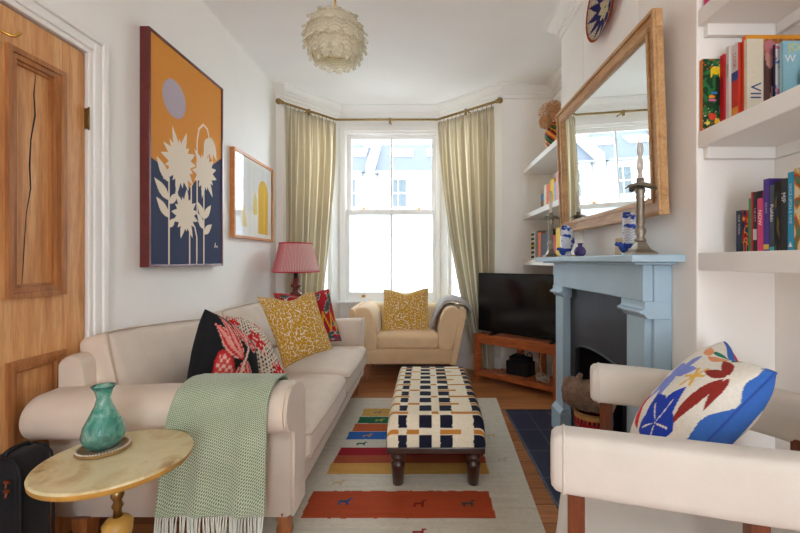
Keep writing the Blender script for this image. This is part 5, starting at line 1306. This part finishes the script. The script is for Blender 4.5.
# far alcove
gf = 'books on the middle far alcove shelf'; xs = 1.06; z = S_FAR[1]
for lb, a, b_, h, col in (('small blue and brown book, first on the middle far shelf', 540.8, 543.6, 0.145, (60, 130, 176)), ('white paperback beside the small blue book', 543.8, 546.4, 0.215, (226, 216, 200)), ('orange paperback left of the yellow book', 546.6, 550.0, 0.205, (226, 110, 30)), ('yellow paperback in the middle of the shelf', 550.2, 553.8, 0.225, (236, 196, 30)), ('pale blue paperback between yellow and pink books', 554, 555.6, 0.19, (150, 180, 200)), ('pale pink paperback right of the yellow book', 555.8, 557.8, 0.25, (232, 170, 170)), ('white paperback at the right end beside the mirror frame', 558, 561, 0.265, (234, 228, 222))):
    book(lb, Y(a), Y(b_), xs, z, h, 0.12, col, gf, blocks=((0.0, 0.6, (120, 84, 60)),) if 'brown' in lb else ())
gf = 'books on the lowest far alcove shelf'; xs = 1.03; z = S_FAR[0]
def p_check(u, v): return C(34, 34, 34) if (int(v * 13) % 2) and u < 0.8 else (C(206, 170, 60) if int(v * 13) == 6 else C(214, 206, 190))
book('black and cream chequered spine, first on the lowest far shelf', Y(531.2), Y(535.2), xs, z, 0.275, 0.15, (206, 200, 186), gf, spine=p_check)
for lb, a, b_, h, col in (('grey green book beside the chequered spine', 535.4, 537.9, 0.27, (120, 128, 120)), ('orange book between grey green and black books', 538.1, 540.6, 0.25, (226, 96, 40)), ('thick black book behind the far candlestick', 540.9, 546.0, 0.235, (30, 32, 36)), ('dark navy book right of the thick black book', 546.2, 550.8, 0.255, (36, 46, 60)), ('red book just right of the far candlestick', 552.2, 555.6, 0.20, (206, 34, 36)), ('tall yellow book beside the red book', 555.8, 559.6, 0.25, (238, 202, 40)), ('white book at the right end behind the blue fish vase', 559.9, 565, 0.18, (230, 226, 222))):
    book(lb, Y(a), Y(b_), xs, z, h, 0.15, col, gf)
def p_floral(u, v): return C(30, 70, 62) if nz(u * 3, v * 5, 3, 2) < 0.05 else (C(60, 120, 90) if nz(u * 3, v * 5, 3, 7) > 0 else C(190, 130, 120))

# dried hydrangea in a striped vase on the highest far shelf
vx, vy, vz = 1.085, 3.36, S_FAR[2]
def vase_fn(u, v):
    pr = [(0.04, 0), (0.066, 0.04), (0.082, 0.10), (0.078, 0.16), (0.055, 0.205), (0.04, 0.225), (0.046, 0.24)]
    k = v * (len(pr) - 1); i = min(int(k), len(pr) - 2); f = k - i; r_ = pr[i][0] + (pr[i + 1][0] - pr[i][0]) * f; z_ = pr[i][1] + (pr[i + 1][1] - pr[i][1]) * f
    return Vector((vx + r_ * math.cos(2 * PI * u), vy + r_ * math.sin(2 * PI * u), vz + z_))
def p_stripe(u, v):
    q = (u * 3 + v * 2.4) % 1 * 8; return C(*[(206, 60, 36), (24, 24, 26), (220, 150, 40), (24, 24, 26), (60, 130, 70), (24, 24, 26), (210, 70, 40), (230, 180, 60)][int(q)])
tag(obj('striped_vase', G().grid(vase_fn, 72, 50, 0, True, p_stripe), printed('glazed_stripes', 0.3, 0, 100, 0.03)), 'vase with red, black, yellow and green diagonal stripes on highest shelf', 'vase')
hy = thing('dried_hydrangea', 'bunch of dried beige hydrangea heads standing in the striped vase', 'dried flowers', (vx, vy, vz + 0.24))
FLW = translucent('dried_petals', rgb(216, 170, 122), 0.25, 0.9, 60.0, rgb(190, 136, 90)); STM = paint('dry_stem', rgb(120, 90, 50), 0.9)
for hx, hyy, hz, hr in ((vx - 0.045, vy + 0.0, vz + 0.33, 0.082), (vx + 0.04, vy - 0.06, vz + 0.30, 0.075), (vx + 0.02, vy + 0.05, vz + 0.38, 0.07), (vx - 0.075, vy - 0.02, vz + 0.245, 0.055)):
    g = G()
    for i in range(150):
        a = i * 2.39996; zz = 1 - 2 * (i + 0.5) / 150; r_ = math.sqrt(1 - zz * zz); d = Vector((r_ * math.cos(a), r_ * math.sin(a), zz)); c = Vector((hx, hyy, hz)) + d * hr * random.uniform(0.88, 1.06)
        t1 = d.orthogonal().normalized(); t1 = Matrix.Rotation(random.uniform(0, 6), 3, d) @ t1; t2 = d.cross(t1); q = 0.0135
        pts = [c]
        for k in range(8):
            rr_ = q if k % 2 == 0 else q * 0.45; an = 2 * PI * k / 8; pts.append(c + (t1 * math.cos(an) + t2 * math.sin(an)) * rr_ + d * (0.004 if k % 2 == 0 else 0))
        g.add(pts, [(0, 1 + k, 1 + (k + 1) % 8) for k in range(8)])
    obj('flower_head', g, FLW, hy)
    obj('stem', G().tube([(hx, hyy, hz), (vx + (hx - vx) * 0.3, vy + (hyy - vy) * 0.3, vz + 0.2), (vx, vy, vz + 0.05)], 0.003, 6), STM, hy)

# ------------------------------------------------------------------ things on the mantelpiece
PEWTER = paint('old_pewter', rgb(150, 142, 128), 0.42, 0.1, 40, 0.1, metal=0.85)
CANDLE = translucent('pearl_wax', rgb(226, 218, 206), 0.3, 0.4)
MZ = 1.1755
def candlestick(label, x, y):
    e = thing('candlestick', label, 'candlestick', (x, y, MZ), 'candlesticks on the mantelpiece')
    M = Matrix.Translation((x, y, MZ))
    g = G(); sq = lambda r_: [(-r_, -r_), (r_, -r_), (r_, r_), (-r_, r_)]
    g.prism([(0.055, 0), (0.055, 0.006), (0.046, 0.012), (0.028, 0.03), (0.02, 0.046), (-0.02, 0.046), (-0.028, 0.03), (-0.046, 0.012), (-0.055, 0.006), (-0.055, 0)], 0, 0, lambda a, b_, d_: (a, 0, b_)) if False else None
    prof = [(0.050, 0), (0.050, 0.007), (0.042, 0.012), (0.030, 0.022), (0.020, 0.042), (0.018, 0.05)]
    g.lathe([(r_ * 1.30, z_) for r_, z_ in prof], (0, 0, 0), 4, 0, M @ Matrix.Rotation(R(45), 4, 'Z'), smooth=False)
    obj('base', g, PEWTER, e, 0.0015)
    g = G().lathe([(0.018, 0.05), (0.023, 0.056), (0.018, 0.064), (0.014, 0.07), (0.021, 0.085), (0.022, 0.098), (0.015, 0.106), (0.0135, 0.12), (0.0165, 0.125), (0.0145, 0.22), (0.019, 0.228), (0.014, 0.236), (0.021, 0.25), (0.017, 0.262), (0.013, 0.268)], (0, 0, 0), 20, 0, M)
    obj('column', g, PEWTER, e)
    def pan(u, v):
        a = 2 * PI * u; s_ = 0.5 + 0.5 * math.cos(4 * a); r_ = 0.014 + (0.026 + 0.026 * s_) * v
        return M @ Vector((r_ * math.cos(a), r_ * math.sin(a), 0.272 + 0.016 * math.sin(PI * min(1, v * 1.2)) * 0.6 - 0.012 * v * v * s_))
    o = obj('drip_pan', G().grid(pan, 64, 8), PEWTER, e); so = o.modifiers.new('t', 'SOLIDIFY'); so.thickness = 0.003
    obj('socket', G().lathe([(0.013, 0.268), (0.019, 0.28), (0.014, 0.286), (0.015, 0.30)], (0, 0, 0), 16, 0, M), PEWTER, e)
    for ph in (0, PI):
        g = G().tube([M @ Vector((0.0065 * math.cos(t * 7 + ph), 0.0065 * math.sin(t * 7 + ph), 0.295 + 0.148 * t)) for t in [i / 40 for i in range(41)]], 0.0062, 8, rr=[0.007 * (1 - 0.35 * (i / 40)) for i in range(41)])
        obj('candle', g, CANDLE, e, label='twisted pearly candle')
candlestick('near pewter candlestick with twisted candle at mantelpiece end by chair', 0.85, 1.58)
candlestick('far pewter candlestick with twisted candle at mantelpiece end by television', 0.848, 2.70)
DELFT = printed('blue_and_white_glaze', 0.22, 0, 200, 0.03)
def fish(label, x, y, s_, face):
    """standing fish-shaped vase, tail curled forward at the foot"""
    e = thing('fish_vase', label, 'ornament', (x, y, MZ), 'blue and white fish ornaments')
    M = Matrix.Translation((x, y, MZ)) @ Matrix.Rotation(face, 4, 'Z') @ Matrix.Scale(s_, 4)
    spine_ = spline([(0.0, 0, 0.028), (0.012, 0, 0.06), (0.016, 0, 0.10), (0.012, 0, 0.14), (0.0, 0, 0.172), (-0.012, 0, 0.19)], 8)
    def rad(t): return 0.024 + 0.022 * math.sin(PI * min(1, t * 1.05)) ** 0.8 - 0.006 * t
    def fn(u, v):
        k = v * (len(spine_) - 1); i = min(int(k), len(spine_) - 2); p = spine_[i].lerp(spine_[i + 1], k - i); a = 2 * PI * u
        r_ = rad(v) * (math.sqrt(max(0, 1 - ((v - 0.9) / 0.1) ** 2)) if v > 0.9 else 1)
        return M @ Vector((p.x + r_ * 1.05 * math.cos(a), r_ * 0.72 * math.sin(a), p.z))
    def pf(u, v):
        a = 2 * PI * u; cx = math.cos(a)
        if v > 0.80 and cx < 0.2 and v < 0.93: 
            return C(44, 74, 160) if math.hypot(cx + 0.1, (v - 0.86) * 8) > 0.28 else C(238, 238, 236)
        if v < 0.14 or cx > 0.86 or (v > 0.74 and v < 0.79 and cx < 0.6): return C(44, 72, 156)
        return C(40, 70, 156) if nz(u * 6, v * 5, 1.5, 2) > 0.26 else (C(214, 220, 226) if math.sin(v * 110 + math.cos(u * 60) * 1.4) > -0.5 else C(160, 174, 196))
    b_ = obj('body', G().grid(fn, 48, 60, 0, True, pf), DELFT, e)
    tail = spline([(0.02, 0, 0.016), (-0.008, 0, 0.018), (-0.024, 0, 0.018), (-0.040, 0, 0.024), (-0.05, 0, 0.036)], 6)
    g = G().tube([M @ p for p in tail], 0.01, 10, rr=[s_ * (0.017 - 0.009 * i / (len(tail) - 1)) for i in range(len(tail))])
    for sg in (-1, 1): g.prism([(-0.044, 0.032), (-0.072, 0.040 + 0.004 * sg), (-0.062, 0.056), (-0.042, 0.046)], sg * 0.004, sg * 0.012, lambda p, q, d_: M @ Vector((p, d_, q)))
    blue = paint('cobalt_glaze', rgb(48, 78, 160), 0.22, 0.15, 60, 0)
    obj('tail', g, blue, e)
    obj('foot', G().lathe([(0.036, 0), (0.036, 0.006), (0.026, 0.02), (0.022, 0.032)], (0, 0, 0), 24, 0, M @ Matrix.Translation((0.004, 0, 0))), paint('white_glaze', rgb(196, 204, 218), 0.22, 0.25, 70, 0), e)
    for sg in (-1, 1): obj('fin', G().prism([(0.012, 0.12), (0.03, 0.11), (0.04, 0.085), (0.02, 0.075)], sg * 0.026, sg * 0.031, lambda p, q, d_: M @ Vector((p, d_, q))), blue, b_)
    g = G().tube([M @ Vector((0.048 * math.cos(R(t)) * 0.55 + 0.016, 0, 0.10 + 0.075 * math.sin(R(t)))) for t in range(-70, 71, 10)], 0.004 * s_, 6)
    obj('dorsal_fin', g, blue, b_)
    return e
fish('larger blue and white fish vase beside the near candlestick', 0.872, 1.705, 0.98, R(18))
fish('blue and white fish vase near the far candlestick and purple vase', 0.868, 2.46, 1.03, R(30))
tag(obj('bud_vase', G().lathe([(0.016, 0), (0.03, 0.012), (0.034, 0.032), (0.024, 0.052), (0.012, 0.06), (0.012, 0.07), (0.017, 0.078)], (0.905, 2.335, MZ), 24), paint('purple_glaze', rgb(84, 70, 130), 0.2, 0.25, 30, 0)), 'tiny purple blue bud vase between fish vase and mirror', 'vase')
tag(obj('stone_block', G().soft_box((0.03, 0.095, 0.088), 0.006, 8, 0, Matrix.Translation((0.968, 1.965, MZ + 0.0445)), (0, 0, 0), 0.001), paint('travertine', rgb(206, 184, 150), 0.8, 0.08, 50, 0.4)), 'small cream stone block leaning on wall behind the near fish vase', 'block')
tag(obj('wooden_tray', G().soft_box((0.10, 0.20, 0.012), 0.004, 6, 0, Matrix.Translation((0.925, 2.60, MZ + 0.0065))), wood('pale_tray', rgb(176, 130, 90), rgb(206, 164, 120))), 'flat pale wooden tray lying near the far candlestick', 'tray')
e = book('dark green floral patterned box standing behind the far tray', 2.72, 2.60, 0.955, MZ, 0.085, 0.035, (40, 74, 64), None, spine=p_floral) if False else None

# ------------------------------------------------------------------ basket and log on the hearth
bk = thing('log_basket', 'tall red and black woven basket on the hearth before the fireplace', 'basket', (0.845, 2.0, 0.013))
bx_, by_ = 0.83, 1.98
def p_bask(u, v):
    q = (u * 26) % 1; r_ = (v * 20) % 1
    if v > 0.94: return C(186, 140, 84)
    c = C(150, 30, 36)
    if int(v * 20) % 3 == 0: c = C(26, 26, 34) if q < 0.5 else C(190, 60, 50)
    if int(v * 20) % 3 == 1: c = C(190, 110, 90) if (q + r_) % 1 < 0.4 else C(40, 34, 54)
    return c
def bfn(u, v):
    a = 2 * PI * u; r_ = 0.074 + 0.012 * v + 0.0012 * math.sin(a * 60) ; return Vector((bx_ + r_ * math.cos(a), by_ + r_ * math.sin(a), 0.0135 + 0.395 * v))
g = G().grid(bfn, 200, 70, 0, True, p_bask)
o = obj('basket_body', g, printed('woven_raffia', 0.9, 0.5, 160, 0.2), bk); so = o.modifiers.new('t', 'SOLIDIFY'); so.thickness = 0.006; so.offset = -1
obj('rim', G().tube([bfn(i / 48, 1.0) for i in range(48)], 0.006, 8, closed=True), STRAW, bk)
obj('ribbon', G().prism([(0.0, 0.0), (0.03, -0.004), (0.024, 0.075), (0.008, 0.08)], 0, 0.003, lambda a, b_, d_: (bx_ + 0.035 + a, by_ - 0.086 - d_, 0.37 + b_)), paint('blue_ribbon', rgb(40, 90, 180), 0.6), bk, label='bright blue ribbon')
BARK = paint('rough_bark', rgb(128, 104, 88), 0.95, 0.25, 16, 1.0); CUT = paint('cut_wood', rgb(206, 170, 150), 0.8, 0.1, 20, 0.2)
lg = thing('log', 'bark covered log with broken stub resting on the woven basket', 'log', (0.83, 1.98, 0.45))
A, B = Vector((0.730, 2.05, 0.485)), Vector((0.875, 1.88, 0.50)); ax = (B - A).normalized(); p1 = ax.orthogonal().normalized(); p2 = ax.cross(p1)
def logfn(u, v):
    a = 2 * PI * u; p = A.lerp(B, v); r_ = 0.068 + 0.008 * math.sin(3 * a + 1) + 0.014 * noise.noise(Vector((math.cos(a) * 1.5, math.sin(a) * 1.5, v * 4))) + 0.006 * noise.noise(Vector((math.cos(a) * 6, math.sin(a) * 6, v * 9)))
    if v < 0.06: r_ *= 0.93
    return p + (p1 * math.cos(a) + p2 * math.sin(a)) * r_
obj('bark', G().grid(logfn, 48, 24), BARK, lg)
for v_, nm in ((0.0, 'cut_end'), (1.0, 'cut_end')): obj(nm, G().add([logfn(i / 48, v_) for i in range(48)], [tuple(range(48))]), CUT, lg)
s0 = A.lerp(B, 0.3) + Vector((-0.012, -0.01, 0.06))
obj('branch_stub', G().tube([s0 + Vector((0.01, 0, -0.03)), s0, s0 + Vector((0.004, -0.004, 0.026)), s0 + Vector((0.012, -0.006, 0.042))], 0.016, 10, rr=[0.026, 0.02, 0.014, 0.010]), BARK, lg)
# ------------------------------------------------------------------ light and camera
wd = bpy.data.worlds.new('sky'); SC.world = wd; wd.use_nodes = True
bg = wd.node_tree.nodes['Background']; bg.inputs['Color'].default_value = (0.835, 0.935, 1.05, 1); bg.inputs['Strength'].default_value = 4.6
def portal(name, loc, rot, sx, sy):
    l = bpy.data.lights.new(name, 'AREA'); l.shape = 'RECTANGLE'; l.size = sx; l.size_y = sy; l.cycles.is_portal = True
    o = bpy.data.objects.new(name, l); COL.objects.link(o); o.location = loc; o.rotation_euler = rot
portal('bay_daylight', (-0.385, YW + 0.2, 1.66), (R(-90), 0, 0), 1.1, 2.0)
portal('added_rear_opening', (0.6, YB - 0.12, 1.1), (R(90), 0, 0), 0.8, 2.2)  # portal for the fill-light gap added in the rear wall
portal('added_ceiling_opening', (0.62, -2.15, ZC + 0.14), (0, 0, 0), 0.95, 0.9)  # portal for the fill-light opening added in the unseen part of the ceiling
for nm, a, b_ in (('left', L0, L1), ('right', R1, R0)):
    M, L = angled(a, b_); p = M @ Vector((L / 2, 0.2, 1.66)); q = M.to_3x3() @ Vector((0, -1, 0))
    l = bpy.data.lights.new('bay_side_daylight', 'AREA'); l.shape = 'RECTANGLE'; l.size = L; l.size_y = 2.0; l.cycles.is_portal = True
    o = bpy.data.objects.new('bay_side_daylight', l); COL.objects.link(o); o.location = p; o.rotation_euler = q.to_track_quat('-Z', 'Z').to_euler()
cam = bpy.data.cameras.new('camera'); co = bpy.data.objects.new('camera', cam); COL.objects.link(co)
co.location = (0, 0, CAM_Z); co.rotation_euler = (R(90), 0, 0)
cam.sensor_width = 36; cam.lens = 18; cam.shift_x = -0.03125; cam.shift_y = -0.006875; cam.clip_start = 0.05
SC.camera = co
SC.view_settings.view_transform = 'Standard'; SC.view_settings.look = 'None'; SC.view_settings.gamma = 1; SC.view_settings.use_curve_mapping = False
SC.view_settings.exposure = 1.7
SC.cycles.use_denoising = True; SC.cycles.max_bounces = 14; SC.cycles.diffuse_bounces = 8; SC.cycles.transmission_bounces = 8; SC.cycles.transparent_max_bounces = 12; SC.cycles.sample_clamp_indirect = 6
